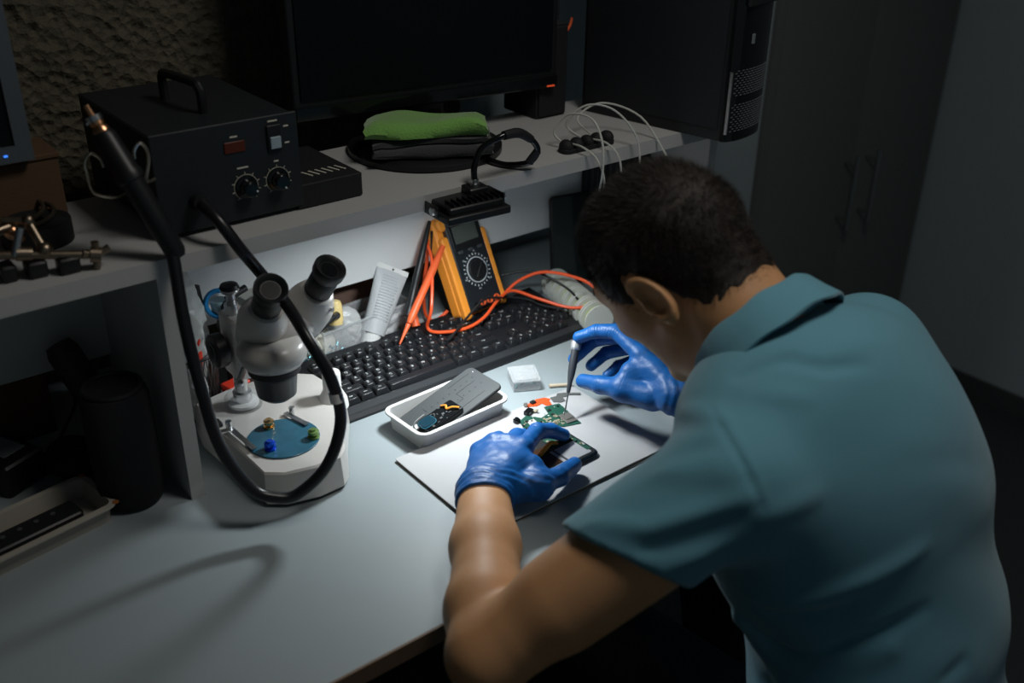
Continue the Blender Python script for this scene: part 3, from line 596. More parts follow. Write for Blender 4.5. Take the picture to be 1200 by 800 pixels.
row(5, ['Prt', 'Scr', 'Pau'], [1] * 3, 15.3); row(4, ['Ins', 'Home', 'PgUp'], [1] * 3, 15.3); row(3, ['Del', 'End', 'PgDn'], [1] * 3, 15.3)
row(1, ['↑'], [1], 16.3); row(0, ['←', '↓', '→'], [1] * 3, 15.3)
row(4, ['Num', '/', '*', '-'], [1] * 4, 18.6); row(3, list('789'), [1] * 3, 18.6); row(2, list('456'), [1] * 3, 18.6); row(1, list('123'), [1] * 3, 18.6); row(0, ['0', '.'], [2, 1], 18.6)
rows.append((3, 21.6, 1, '+')); rows.append((1, 21.6, 1, 'Ent'))
M_key = mat('key_black', (0.013, 0.014, 0.016), 0.24, bump=0.06, bscale=1800)
slope = math.atan2(0.0115, 0.135)
rows.sort(key=lambda q: (q[1] * U * 1.0 + (q[0] * 0.02)))
extra = MB(); nk = 0
SX = 0.436 / (22.6 * U)
for r, x, w, nm in rows:
    tall = nm in ('+', 'Ent')
    kx = 0.0095 + (x + w / 2) * U * SX; ky = 0.0270 + r * U * 0.985 + (0.0055 if r == 5 else 0) + (U / 2 if tall else 0)
    zb = 0.0150 + (ky - 0.02) * 0.0852
    F = Fk @ Matrix.Translation((kx, ky, zb)) @ Matrix.Rotation(slope, 4, 'X')
    sx = w * U * SX - 0.0012; sy = U * (2 if tall else 1) - 0.0014
    def kr(ax, ay, z, oy=0): 
        hx, hy = sx / 2 - ax, sy / 2 - ay; rr = 0.0012; o = []
        for (a, b, a0) in ((1, 1, 0), (-1, 1, 90), (-1, -1, 180), (1, -1, 270)):
            for i in range(3): q = math.radians(a0 + 45 * i); o.append((a * (hx - rr) + rr * math.cos(q), b * (hy - rr) + rr * math.sin(q) + oy, z))
        return o
    km = MB().loft([kr(0, 0, -0.002), kr(0.0003, 0.0003, 0.001), kr(0.0028, 0.0030, 0.0078, 0.0008), kr(0.0034, 0.0036, 0.0082, 0.0008), kr(0.0055, 0.0055, 0.0077, 0.0008)], M=F)
    lg = text_mesh(nm, 0.0062 if len(nm) == 1 else 0.0036, F @ Matrix.Translation((-0.0008 if w < 1.3 and len(nm) == 1 else 0, 0.0016, 0.0084))) if nm else None
    nk += 1
    if nk <= 98:
        k = P('key', km, M_key, t, angle=40)
        if lg: P('legend', lg, M_wink, k)
    else:
        extra.add(km.v, km.f)
if extra.v: P('keys', extra, M_key, t, kind='stuff')
P('indicator_panel', MB().rbox((0.4, 0.148, 0.0262), (0.05, 0.008, 0.001), 0.001, 0.0003, Fk), M_gry, t)

# ---------------------------------------------------------------- tray with the opened phone
t, Mt = tray('parts_tray', 0.702, 1.014, 0.150, 0.086, 0.028, 0.0015, 0.0045, 0.012, 3, mat('white_tray', (0.50, 0.50, 0.49), 0.35), 'white plastic tray in front of the keyboard holding an opened phone')
t = thing('phone_back_cover', (0.705, 1.02, 0.02), 'charcoal rear half of a dismantled phone resting slanted in the white tray', 'phone')
Fp = frame((0.703, 1.012, 0.0272), (0.140, 0.009, 0.038), (-0.009, 0.14, 0.004))
M_pcov = mat('phone_charcoal', (0.055, 0.060, 0.062), 0.38, bump=0.05)
P('cover', MB().rbox((0, 0, 0), (0.146, 0.070, 0.0032), 0.009, 0.001, Fp, seg=8), M_pcov, t)
P('rim', MB().rbox((0, 0, -0.002), (0.1475, 0.0715, 0.0022), 0.010, 0.0008, Fp, seg=8), M_blk, t)
eng = MB()
for a in [(-0.01, 0.02, -0.010, -0.0096), (0.02, 0.0204, -0.010, 0.006), (0.0204, 0.055, 0.0056, 0.006), (-0.03, 0.05, -0.0226, -0.0222), (-0.03, -0.0296, 0.012, 0.020), (0.02, 0.06, 0.024, 0.0244)]:
    eng.box(a[0], a[1], a[2], a[3], 0.0014, 0.0019, Fp)
for i in range(16): eng.box(-0.02 + (i % 8) * 0.011, -0.0186 + (i % 8) * 0.011, -0.006 + (i // 8) * 0.019, -0.0048 + (i // 8) * 0.019, 0.0014, 0.0020, Fp)
P('engraving', eng, M_blk, t)
P('pull_dot', MB().cyl(Fp @ Vector((0.066, 0.022, 0.0015)), Fp @ Vector((0.066, 0.022, 0.0021)), 0.0008), M_wink, t)
t = thing('phone_camera_module', (0.665, 1.0, 0.03), 'black camera and speaker frame with an orange ribbon on the dismantled phone', 'phone part')
Fc = frame(Fp @ Vector((-0.034, -0.015, 0.005)), (0.140, 0.006, 0.036), (-0.006, 0.14, 0.004))
P('frame', MB().rbox((0.008, 0, 0), (0.062, 0.032, 0.006), 0.005, 0.0015, Fc).rbox((-0.012, 0.003, 0.003), (0.020, 0.024, 0.003), 0.004, 0.001, Fc), M_blkg, t)
P('lens_cover', MB().rbox((-0.013, 0.002, 0.0052), (0.022, 0.018, 0.002), 0.006, 0.0007, Fc, seg=6), mat('blue_glass', (0.008, 0.035, 0.055), 0.15, coat=1.0), t, label='dark blue glass lens cover')
P('lens_ring', MB().rbox((-0.013, 0.002, 0.0044), (0.0245, 0.0205, 0.0016), 0.007, 0.0005, Fc, seg=6), mat('blue_ring', (0.03, 0.14, 0.20), 0.3, 0.4), t)
dt = MB(); 
for i in range(26): x, y = random.uniform(-0.02, 0.036), random.uniform(-0.014, 0.014); dt.rbox((x, y, 0.0034), (random.uniform(.0015, .005), random.uniform(.001, .004), 0.0014), 0.0004, 0.0002, Fc)
P('components', dt, M_gry, t)
P('flex_ribbon', MB().tube([Fc @ Vector(p) for p in ((0.020, 0.013, 0.0045), (0.024, 0.006, 0.0065), (0.021, 0.001, 0.0055), (0.028, -0.004, 0.0065), (0.034, -0.011, 0.005))], 0.0015, seg=6), mat('orange_flex', (0.80, 0.32, 0.05), 0.35), t, label='orange ribbon')
P('loose_cable', MB().tube([Fc @ Vector(p) for p in ((-0.034, -0.002, 0.003), (-0.030, 0.010, 0.006), (-0.020, 0.016, 0.005), (-0.006, 0.018, 0.004))], 0.0012, seg=6), M_gry, t)
P('silver_shield', MB().rbox((-0.030, 0.010, 0.0015), (0.012, 0.010, 0.003), 0.002, 0.0006, Fc), mat('pale_shield', (0.55, 0.56, 0.56), 0.4), t)

# ---------------------------------------------------------------- small clear box, wooden pick
t = thing('parts_box', (0.853, 1.028, 0.0), 'small clear hinged box of tiny screws beside the keyboard', 'box')
Fb = rotz((0.853, 1.029, 0), -27)
P('box_body', MB().rbox((0, 0, 0.0015), (0.041, 0.047, 0.003), 0.003, 0.0006, Fb).box(-0.0205, -0.0193, -0.0235, 0.0235, 0.002, 0.015, Fb).box(0.0193, 0.0205, -0.0235, 0.0235, 0.002, 0.015, Fb).box(-0.0193, 0.0193, -0.0235, -0.0223, 0.002, 0.015, Fb).box(-0.0193, 0.0193, 0.0223, 0.0235, 0.002, 0.015, Fb), M_frost, t)
P('lid', MB().rbox((0, 0, 0.0172), (0.043, 0.049, 0.0022), 0.004, 0.0007, Fb).rbox((0, 0, 0.0187), (0.034, 0.040, 0.001), 0.003, 0.0003, Fb), M_frost, t)
sc = MB()
for i in range(90): x, y = random.uniform(-.017, .017), random.uniform(-.020, .020); z = 0.0035 + random.random() * 0.007; sc.cyl(Fb @ Vector((x, y, z)), Fb @ Vector((x + random.uniform(-.002, .002), y + random.uniform(-.002, .002), z + .0015)), 0.0010, seg=6)
o = P('tiny_screws', sc, mat('teal_metal', (0.10, 0.26, 0.30), 0.35, 0.8)); tag(o, 'heap of tiny teal and steel screws inside the small clear box', 'screws', kind='stuff')
o = P('wooden_pick', MB().cyl((0.876, 0.997, 0.003), (0.906, 0.9795, 0.003), 0.0028, 0.0026), mat('pale_wood', (0.55, 0.45, 0.33), 0.6)); tag(o, 'short pale wooden stick on the desk above the white work pad', 'stick')

# ---------------------------------------------------------------- work pad with the phone parts
t = thing('work_pad', (0.745, 0.874, 0.0), 'white rectangular work pad under the gloved hands', 'pad')
P('top_sheet', MB().rbox((0.745, 0.874, 0.0040), (0.313, 0.199, 0.0014), 0.003, 0.0004), mat('white_pad', (0.42, 0.425, 0.43), 0.6, spec=0.3), t)
P('core', MB().rbox((0.745, 0.874, 0.00165), (0.312, 0.198, 0.0033), 0.003, 0.0003), M_edge, t)
ZP = 0.0048
t = thing('circuit_board', (0.80, 0.92, ZP), 'green phone circuit board crowded with chips lying on the white pad', 'circuit board')
M_pcb = mat('pcb_green', (0.014, 0.075, 0.050), 0.4, var=0.5, vscale=300)
c0 = Vector((0.808, 0.922)); 
def pl(pts): return [(x, y) for x, y in pts]
P('board', MB().prism([(0.764, 0.912), (0.776, 0.944), (0.793, 0.950), (0.806, 0.932), (0.822, 0.935), (0.828, 0.952), (0.852, 0.947), (0.842, 0.888), (0.816, 0.896), (0.812, 0.902)], ZP, ZP + 0.001).prism([(0.775, 0.930), (0.764, 0.912), (0.770, 0.912)], ZP, ZP + 0.001), M_pcb, t)
def chips(nm, n, x0, x1, y0, y1, material, s0=.0015, s1=.005, z=ZP + 0.001):
    for i in range(n):
        x, y = random.uniform(x0, x1), random.uniform(y0, y1)
        P(nm, MB().rbox((0, 0, 0.0006), (random.uniform(s0, s1), random.uniform(s0, s1), 0.0012), 0.0003, 0.0001, rotz((x, y, z), random.choice((-8, 82)))), material, t)
M_gold = mat('pale_gold', (0.65, 0.58, 0.42), 0.35, 0.6)
P('shield_can', MB().rbox((0, 0, 0.001), (0.018, 0.024, 0.002), 0.001, 0.0004, rotz((0.835, 0.908, ZP + 0.001), -8)), mat('warm_shield', (0.40, 0.38, 0.35), 0.35, 0.8), t, label='beige metal shield')
P('cutout_label', MB().rbox((0, 0, 0.0003), (0.012, 0.015, 0.0006), 0.001, 0.0001, rotz((0.788, 0.929, ZP + 0.001), -8)), M_wht, t, label='white square patch')
chips('chip', 26, 0.805, 0.826, 0.900, 0.930, M_gold); chips('chip', 9, 0.772, 0.800, 0.912, 0.944, M_gold, .001, .003); chips('chip', 16, 0.770, 0.845, 0.905, 0.944, M_blk, .002, .005); chips('chip', 14, 0.78, 0.84, 0.90, 0.944, M_wht, .001, .0022)
P('camera_connector', MB().rbox((0.772, 0.945, ZP + 0.003), (0.009, 0.008, 0.006), 0.002, 0.001).cyl((0.772, 0.945, ZP + .006), (0.772, 0.945, ZP + .0072), 0.003), M_blkg, t)
t = thing('phone_camera', (0.802, 0.953, ZP), 'small black phone camera with gold pins above the green circuit board', 'camera module')
P('module', MB().rbox((0, 0, 0.003), (0.014, 0.009, 0.006), 0.001, 0.0006, rotz((0.800, 0.953, ZP), 20)), M_blkg, t)
P('pins', MB().rbox((0, 0, 0.002), (0.006, 0.004, 0.002), 0.0005, 0.0003, rotz((0.810, 0.950, ZP), 20)).rbox((0, 0, 0.0045), (0.003, 0.003, 0.002), 0.0005, 0.0003, rotz((0.811, 0.947, ZP), 50)), M_gold, t)
t = thing('orange_flex_part', (0.84, 0.965, ZP), 'orange phone ribbon part with a black sensor on the white pad', 'phone part')
P('ribbon', MB().prism([(0.808, 0.968), (0.812, 0.973), (0.826, 0.972), (0.832, 0.976), (0.846, 0.972), (0.850, 0.964), (0.843, 0.960), (0.842, 0.951), (0.834, 0.953), (0.832, 0.962), (0.822, 0.961)], ZP, ZP + 0.0009), mat('orange_polyimide', (0.80, 0.085, 0.02), 0.4), t)
for c in ((0.838, 0.965), (0.843, 0.957), (0.832, 0.969)): P('solder_pad', MB().cyl((c[0], c[1], ZP + .0009), (c[0], c[1], ZP + .0016), 0.0014), M_redc, t)
P('sensor', MB().rbox((0.8225, 0.9705, ZP + 0.0022), (0.009, 0.007, 0.0034), 0.002, 0.0008), M_blk, t)
P('sensor', MB().cyl((0.809, 0.9705, ZP + .001), (0.809, 0.9705, ZP + .0045), 0.003), mat('steel_dull', (0.35, 0.33, 0.30), 0.4, 0.8), t, label='dull steel disc')
t = thing('grey_flex_part', (0.865, 0.957, ZP), 'dark grey phone ribbon lying behind the screwdriver on the white pad', 'phone part')
P('ribbon', MB().prism([(0.848, 0.955), (0.852, 0.967), (0.862, 0.965), (0.868, 0.970), (0.880, 0.964), (0.878, 0.955), (0.868, 0.957), (0.864, 0.947), (0.856, 0.948)], ZP, ZP + 0.001), mat('grey_flex', (0.10, 0.105, 0.10), 0.5), t)
P('tail', MB().prism([(0.879, 0.961), (0.880, 0.956), (0.893, 0.946), (0.896, 0.950), (0.888, 0.957)], ZP, ZP + 0.0014), mat('grey_flex', (0.10, 0.105, 0.10), 0.5), t)

# phone held by the left hand
t = thing('smartphone', (0.735, 0.85, ZP), 'opened smartphone with bare insides held down by the left gloved hand', 'phone')
Fh = rotz((0.7335, 0.8475, ZP), 2)
P('frame', MB().rbox((0, 0, 0.0032), (0.150, 0.074, 0.0062), 0.010, 0.0018, Fh, seg=8), mat('blue_black_metal', (0.010, 0.022, 0.032), 0.2, 0.5), t)
P('inner_tray', MB().rbox((0, 0, 0.0066), (0.143, 0.067, 0.0010), 0.007, 0.0002, Fh, seg=6), M_blk, t)
P('battery_bay', MB().rbox((0.020, -0.013, 0.0074), (0.090, 0.034, 0.0007), 0.002, 0.0002, Fh), mat('bare_aluminium', (0.50, 0.50, 0.51), 0.35, 0.5), t, label='pale bare metal battery bay')
P('sub_board', MB().box(0.030, 0.068, 0.008, 0.030, 0.0071, 0.0081, Fh).box(0.062, 0.069, -0.024, 0.010, 0.0071, 0.0081, Fh), M_pcb, t)
P('divider_strip', MB().box(0.024, 0.0262, -0.030, 0.006, 0.0075, 0.0092, Fh), M_gry, t)
for i in range(24):
    x, y = (random.uniform(0.030, 0.067), random.uniform(0.008, 0.029)) if i < 17 else (random.uniform(0.063, 0.068), random.uniform(-0.022, 0.008))
    P('chip', MB().rbox((0, 0, 0.0007), (random.uniform(.0015, .005), random.uniform(.0015, .004), 0.0014), 0.0003, 0.0001, Fh @ rotz((x, y, 0.0081), 0)), random.choice((M_blk, M_gold, M_wht, M_blk)), t)
P('flex_ribbon', MB().tube([Fh @ Vector(p) for p in ((0.002, 0.004, 0.0085), (0.018, 0.010, 0.011), (0.032, 0.014, 0.012), (0.040, 0.010, 0.0095))], [0.003, 0.0034, 0.003, 0.002], seg=8), mat('orange_film', (0.85, 0.28, 0.03), 0.3), t, label='orange ribbon under the index finger')
P('battery_film', MB().box(-0.030, 0.018, -0.024, 0.018, 0.0078, 0.0086, Fh), mat('brown_film', (0.05, 0.022, 0.010), 0.25), t)

# ---------------------------------------------------------------- screwdriver
t = thing('precision_screwdriver', (0.836, 0.913, ZP + 0.006), 'slim dark precision screwdriver with a silver cap held in the right glove', 'screwdriver')
Sa = Vector((0.8270, 0.9070, 0.0145)); Sb = Vector((0.8780, 0.9440, 0.0990))
Sd = (Sb - Sa).normalized(); SL = (Sb - Sa).length
P('shaft', MB().cyl(tuple(Sa), tuple(Sa + Sd * 0.036), 0, prof=[(0.0006, 0), (0.0010, 0.004), (0.0011, 0.030), (0.0016, 0.036)]), M_sil, t, label='thin steel shaft')
P('grip', MB().cyl(tuple(Sa + Sd * 0.032), tuple(Sb), 0, prof=[(0.0024, 0), (0.0028, 0.002), (0.0034, 0.014), (0.0055, 0.030), (0.0060, 0.046), (0.0056, SL - 0.042)]), mat('grip_grey', (0.035, 0.040, 0.048), 0.45), t)
P('swivel_cap', MB().cyl(tuple(Sb - Sd * 0.012), tuple(Sb), 0, prof=[(0.0056, 0), (0.0072, 0.002), (0.0075, 0.010), (0.0068, 0.013), (0.002, 0.0135)]), mat('silver_cap', (0.55, 0.58, 0.60), 0.3, 0.6), t, label='silver swivel cap')

# ---------------------------------------------------------------- multimeter leaning on the hutch back
t = thing('multimeter', (0.92, 1.24, 0.03), 'orange and black digital multimeter leaning against the back panel', 'multimeter')
mo = Vector((0.870, 1.207, 0.030)); mv = Vector((-0.012, 0.070, 0.150)).normalized()
Fmm = frame(mo, (0.098, 0.012, 0), mv)             # local x: width .098, y: height, z: towards the room
Fmm = Fmm
hgt = 0.168
P('holster', MB().rbox((0.046, hgt / 2, -0.012), (0.094, hgt, 0.026), 0.012, 0.004, Fmm, seg=6).rbox((0.006, hgt * .40, 0.006), (0.014, hgt * .82, 0.012), 0.005, 0.002, Fmm).rbox((0.088, hgt * .40, 0.006), (0.011, hgt * .78, 0.012), 0.005, 0.002, Fmm).rbox((0.012, hgt * .93, 0.005), (0.022, 0.022, 0.012), 0.009, 0.003, Fmm), M_orange, t)
P('face', MB().rbox((0.049, hgt / 2 + 0.004, 0.006), (0.072, hgt - 0.004, 0.012), 0.008, 0.002, Fmm, seg=6), mat('meter_face', (0.016, 0.020, 0.024), 0.35), t)
P('screen_bezel', MB().rbox((0.049, hgt - 0.036, 0.0124), (0.064, 0.052, 0.002), 0.004, 0.0008, Fmm), M_blk, t)
P('lcd_screen', MB().rbox((0.048, hgt - 0.035, 0.0138), (0.050, 0.028, 0.001), 0.0015, 0.0003, Fmm), mat('lcd_grey', (0.085, 0.10, 0.085), 0.2), t, label='grey-green unlit display')
dl = P('selector_dial', MB().lathe([(0.0185, 0), (0.0185, 0.002), (0.0165, 0.003), (0.016, 0.006)], 36, Fmm @ Matrix.Translation((0.050, 0.070, 0.0122))), M_blk, t)
P('pointer_ridge', MB().rbox((0, 0, 0.0075), (0.005, 0.031, 0.005), 0.002, 0.001, Fmm @ Matrix.Translation((0.050, 0.070, 0.0122)) @ Matrix.Rotation(-0.7, 4, 'Z')), M_blk, dl)
P('dial_ring', MB().torus(Fmm @ Vector((0.050, 0.070, 0.0128)), 0.0205, 0.0010, tuple(Fmm.to_3x3() @ Vector((0, 0, 1))), 40, 6), mat('ring_white', (0.55, 0.58, 0.60), 0.4), t, label='pale ring around the dial')
mk = MB()
for i in range(24): mk.box(-0.0007, 0.0007, 0.0245, 0.0275, 0, 0.0003, Fmm @ Matrix.Translation((0.050, 0.070, 0.0122)) @ Matrix.Rotation(i * 2 * PI / 24, 4, 'Z'))
for i, s_ in enumerate(('V', 'A', '20', '200', 'Hz', 'mA')):
    a = math.radians(60 * i + 20); q = text_mesh(s_, 0.0042, Fmm @ Matrix.Translation((0.050 + 0.031 * math.cos(a) * 0.93, 0.070 + 0.031 * math.sin(a), 0.0124))); mk.add(q.v, q.f)
P('dial_printing', mk, M_wink, t)
for i, x in enumerate((0.026, 0.041, 0.056, 0.072)): P('input_jack', MB().lathe([(0.0035, 0), (0.0055, 0), (0.0055, 0.003), (0.0035, 0.003), (0.003, 0.0)], 18, Fmm @ Matrix.Translation((x, 0.016, 0.0118)), caps=False), (M_blk, M_redc, M_redc, M_redc)[i], t)
for i in range(3): P('button', MB().rbox((0.028 + i * 0.021, 0.112 - .007, 0.0128), (0.010, 0.005, 0.002), 0.002, 0.0006, Fmm), M_gry, t)

def lead(nm, pts, r, material, label, cat='cable', group=None, n=8):
    return tag(P(nm, MB().tube(pts, r, seg=10, n=n), material), label, cat, group)
M_rlead = mat('red_lead', (0.85, 0.10, 0.025), 0.35)
lead('test_lead', [(0.842, 1.262, 0.150), (0.835, 1.24, 0.13), (0.805, 1.20, 0.075), (0.800, 1.205, 0.040), (0.810, 1.19, 0.034), (0.850, 1.175, 0.034), (0.890, 1.178, 0.040), (0.935, 1.195, 0.055), (0.968, 1.20, 0.058), (1.000, 1.170, 0.045), (1.03, 1.125, 0.038), (1.065, 1.095, 0.046), (1.070, 1.10, 0.062), (1.055, 1.13, 0.080), (1.02, 1.18, 0.085), (0.985, 1.205, 0.070), (0.955, 1.215, 0.045)], 0.0026, M_rlead, 'orange-red test lead looping from the multimeter over the keyboard', n=10)
lead('test_lead', [(0.955, 1.21, 0.045), (0.93, 1.19, 0.060), (0.90, 1.19, 0.065), (0.86, 1.18, 0.050), (0.812, 1.160, 0.036), (0.800, 1.158, 0.036)], 0.0020, M_blk, 'black test lead arching low across the multimeter onto the keyboard', n=10)
lead('test_lead', [(0.955, 1.21, 0.047), (0.990, 1.19, 0.040), (1.00, 1.165, 0.036), (1.02, 1.135, 0.036), (1.045, 1.12, 0.040), (1.05, 1.16, 0.055), (1.02, 1.21, 0.075), (0.975, 1.24, 0.07)], 0.0020, M_blk, 'black wire curling over the number pad of the keyboard', n=10)
t = thing('test_probe', (0.79, 1.22, 0.05), 'bright orange-red test probe leaning across the clear bin by the multimeter', 'probe')
pa, pb = Vector((0.737, 1.188, 0.037)), Vector((0.868, 1.252, 0.150))
P('handle', MB().cyl(tuple(pa + (pb - pa) * .2), tuple(pb), 0, prof=[(0.0035, 0), (0.0062, 0.012), (0.0058, 0.05), (0.0065, 0.10), (0.004, 0.142)]), M_redc, t)
P('tip_guard', MB().cyl(tuple(pa), tuple(pa + (pb - pa) * .22), 0, prof=[(0.0012, 0), (0.0020, 0.012), (0.0040, 0.035)]), M_redc, t)
t = thing('test_probe', (0.82, 1.25, 0.05), 'black test probe standing slanted beside the multimeter', 'probe')
pa, pb = Vector((0.775, 1.222, 0.060)), Vector((0.853, 1.272, 0.180))
P('handle', MB().cyl(tuple(pa), tuple(pb), 0, prof=[(0.0065, 0), (0.0065, 0.016), (0.0055, 0.018), (0.0055, 0.055), (0.0062, 0.057), (0.0050, 0.12), (0.0028, 0.156)]), M_blk, t)
lead('red_wire', [(0.72, 1.40, 0.06), (0.765, 1.36, 0.085), (0.81, 1.35, 0.080), (0.87, 1.37, 0.105), (0.89, 1.38, 0.11)], 0.0032, M_rlead, 'orange-red wire in the dark gap below the back panel')
lead('red_wire', [(0.843, 1.262, 0.158), (0.846, 1.27, 0.12), (0.833, 1.262, 0.08), (0.830, 1.255, 0.035), (0.845, 1.25, 0.02), (0.87, 1.25, 0.03)], 0.0028, M_rlead, 'orange-red wire hanging down the left side of the multimeter')
lead('black_wire', [(0.860, 1.275, 0.165), (0.862, 1.28, 0.10), (0.848, 1.27, 0.04), (0.846, 1.262, 0.006)], 0.0024, M_blk, 'black wire hanging down the left side of the multimeter')

# ---------------------------------------------------------------- clear bin of tubes, sachet, small parts
t = thing('clear_bin', (0.70, 1.21, 0.0), 'open clear plastic bin full of white tubes and caps behind the keyboard', 'bin')
bx0, bx1, by0, by1, bh = 0.615, 0.815, 1.252, 1.315, 0.0
Fo = rotz((0.722, 1.283, 0), 5)
P('bin_shell', MB().box(-0.085, 0.085, -0.030, -0.0285, 0, 0.062, Fo).box(-0.085, 0.085, 0.0285, 0.030, 0, 0.062, Fo).box(-0.085, -0.0835, -0.0285, 0.0285, 0, 0.062, Fo).box(0.0835, 0.085, -0.0285, 0.0285, 0, 0.062, Fo).box(-0.0835, 0.0835, -0.0285, 0.0285, 0, 0.0015, Fo), M_clear, t)
P('rim', MB().box(-0.087, 0.087, -0.032, -0.030, 0.059, 0.062, Fo).box(-0.087, 0.087, 0.030, 0.032, 0.059, 0.062, Fo).box(0.085, 0.087, -0.030, 0.030, 0.059, 0.062, Fo).box(-0.087, -0.085, -0.030, 0.030, 0.059, 0.062, Fo), M_frost, t)
for i in range(16):
    x = random.uniform(-0.035, 0.070); y = random.uniform(-0.020, 0.020); z = 0.012 + 0.0028 * i; a = random.uniform(-40, 40)
    d = Vector((math.cos(math.radians(a)), math.sin(math.radians(a)) * .3, random.uniform(-.25, .25))).normalized() * 0.022
    c = Vector((x, y, min(z, 0.056)))
    tag(P('white_tube', MB().cyl(Fo @ (c - d), Fo @ (c + d), 0.0048, seg=12, prof=[(0.002, 0), (0.0048, 0.004), (0.0048, 0.036), (0.003, 0.037), (0.003, 0.044)]), M_wht), 'small white plastic tube heaped in the clear bin', 'tube', 'small white tubes in the clear bin')
def crumple(name, c, sz, seed, material, label, cat, yaw=0, amp=0.20):
    V, Q = surface(lambda p: ell(p, (0, 0, 0), sz) + amp * min(sz) * (np.abs(wob(p, 90 * .03 / min(sz), seed)) + 0.5 * np.abs(wob(p, 200 * .03 / min(sz), seed + 1)) - 0.4), [-1.3 * q for q in sz], [1.3 * q for q in sz], min(sz) / 9)
    a = math.radians(yaw); Rz = np.array([[math.cos(a), -math.sin(a), 0], [math.sin(a), math.cos(a), 0], [0, 0, 1]])
    return tag(P(name, (V @ Rz.T + np.array(c), Q), material, angle=40), label, cat)
M_bag = mat('milky_bag', (0.60, 0.61, 0.60), 0.25, alpha=0.75)
crumple('plastic_bag', (0.692, 1.268, 0.046), (0.024, 0.018, 0.036), 11, M_bag, 'crumpled milky plastic bag at the left end of the clear bin', 'bag')
crumple('plastic_bag', (0.640, 1.275, 0.030), (0.030, 0.026, 0.030), 14, mat('cream_bag', (0.62, 0.60, 0.50), 0.5), 'creamy white wrapped bundle just behind the microscope', 'bag', amp=.14)
crumple('plastic_bag', (0.598, 1.268, 0.014), (0.042, 0.020, 0.014), 17, mat('clear_bag', (0.50, 0.60, 0.64), 0.2, alpha=0.6), 'flat clear bag of blue bits between the microscope and the keyboard', 'bag', yaw=20, amp=.25)
o = P('loose_parts', (lambda mb: [mb.cyl((x, y, z), (x + random.uniform(-.006, .006), y + random.uniform(-.006, .006), z + random.uniform(0, .006)), random.uniform(.001, .0025), seg=7) for x, y, z in [(random.uniform(.595, .68), random.uniform(1.250, 1.262), random.uniform(.012, .03)) for _ in range(45)]] and mb)(MB()), mat('teal_metal', (0.10, 0.26, 0.30), 0.35, 0.8)); tag(o, 'scatter of tiny parts in the bags behind the keyboard', 'small parts', kind='stuff')
t = thing('sachet_tube', (0.755, 1.23, 0.03), 'tall white squeeze tube with fine print standing in the clear bin', 'tube')
sa = Vector((0.7300, 1.255, 0.030)); sv = Vector((0.064, 0.022, 0.080)).normalized()
Fs = frame(sa, (0.80, -0.30, -0.45), sv)
sec = []
for i in range(13):
    u = i / 12; w = 0.019 + 0.008 * u; d = 0.015 * (1 - u) ** 0.7 + 0.0008
    sec.append([(w * math.cos(a), 0.104 * u, d * math.sin(a)) for a in [2 * PI * k / 28 for k in range(28)]])
P('tube_body', MB().loft(sec, M=Fs), mat('tube_white', (0.46, 0.48, 0.49), 0.5, bump=0.1, bscale=60), t)
P('crimp', MB().box(-0.027, 0.027, 0.102, 0.110, -0.0008, 0.0010, Fs), M_wht, t)
P('hang_hole', MB().cyl(Fs @ Vector((0, 0.106, 0.0011)), Fs @ Vector((0, 0.106, 0.0016)), 0.0018), M_blk, t)
pm = MB(); prr = random.Random(4)
for i in range(16):
    v = 0.024 + i * 0.0046; u = v / 0.104; zz = 0.015 * (1 - u) ** 0.7 + 0.0012; x = -0.014
    while x < 0.012:
        w = prr.uniform(0.001, 0.004); pm.box(x, x + w, v, v + 0.0011, zz - 0.0001, zz + 0.0001, Fs); x += w + 0.0008
P('fine_print', pm, mat('print_grey', (0.35, 0.38, 0.40), 0.6), t)
P('cap', MB().cyl(Fs @ Vector((0, 0.004, 0)), Fs @ Vector((0, -0.018, 0)), 0.015, 0.014), M_wht, t)
t = thing('glue_bottle', (0.64, 1.25, 0.05), 'small yellow-capped applicator with a black nozzle beside the microscope head', 'bottle')
P('cap', MB().cyl((0.662, 1.246, 0.070), (0.667, 1.256, 0.104), 0, prof=[(0.010, 0), (0.012, 0.010), (0.011, 0.030), (0.009, 0.036), (0.004, 0.038)]), mat('pale_yellow', (0.78, 0.60, 0.25), 0.5, var=0.2, vscale=300), t)
P('nozzle', MB().cyl((0.648, 1.226, 0.095), (0.600, 1.202, 0.086), 0.0042, 0.0028), M_blk, t)
P('nozzle_base', MB().cyl((0.661, 1.240, 0.088), (0.646, 1.225, 0.095), 0.006, 0.0045), M_blk, t)
t = thing('tweezer_clip', (0.69, 1.33, 0.0), 'pale grey plastic clip standing upright behind the clear bin', 'clip')
P('jaw', MB().rbox((0.678, 1.335, 0.050), (0.013, 0.012, 0.10), 0.003, 0.001, ), mat('clip_grey', (0.50, 0.52, 0.52), 0.4), t)
P('loop', MB().tube([(0.674, 1.335, 0.098), (0.678, 1.334, 0.114), (0.688, 1.332, 0.112), (0.694, 1.33, 0.080), (0.697, 1.33, 0.055)], 0.0026), mat('clip_grey', (0.50, 0.52, 0.52), 0.4), t)
o = P('orange_stopper', MB().cyl((0.800, 1.222 + .016, 0.028), (0.802, 1.232 + .016, 0.044), 0.0070, 0.0062), M_redc); tag(o, 'small orange-red stopper at the right end of the clear bin', 'stopper')
crumple('brown_bag', (0.735, 1.385, 0.045), (0.075, 0.040, 0.042), 21, mat('brown_paper', (0.13, 0.075, 0.055), 0.8), 'dark brown crumpled paper bag in the gap behind the clear bin', 'bag', amp=.3)
t = thing('pliers', (0.86, 1.25, 0.0), 'steel pliers lying flat under the left side of the multimeter', 'pliers')
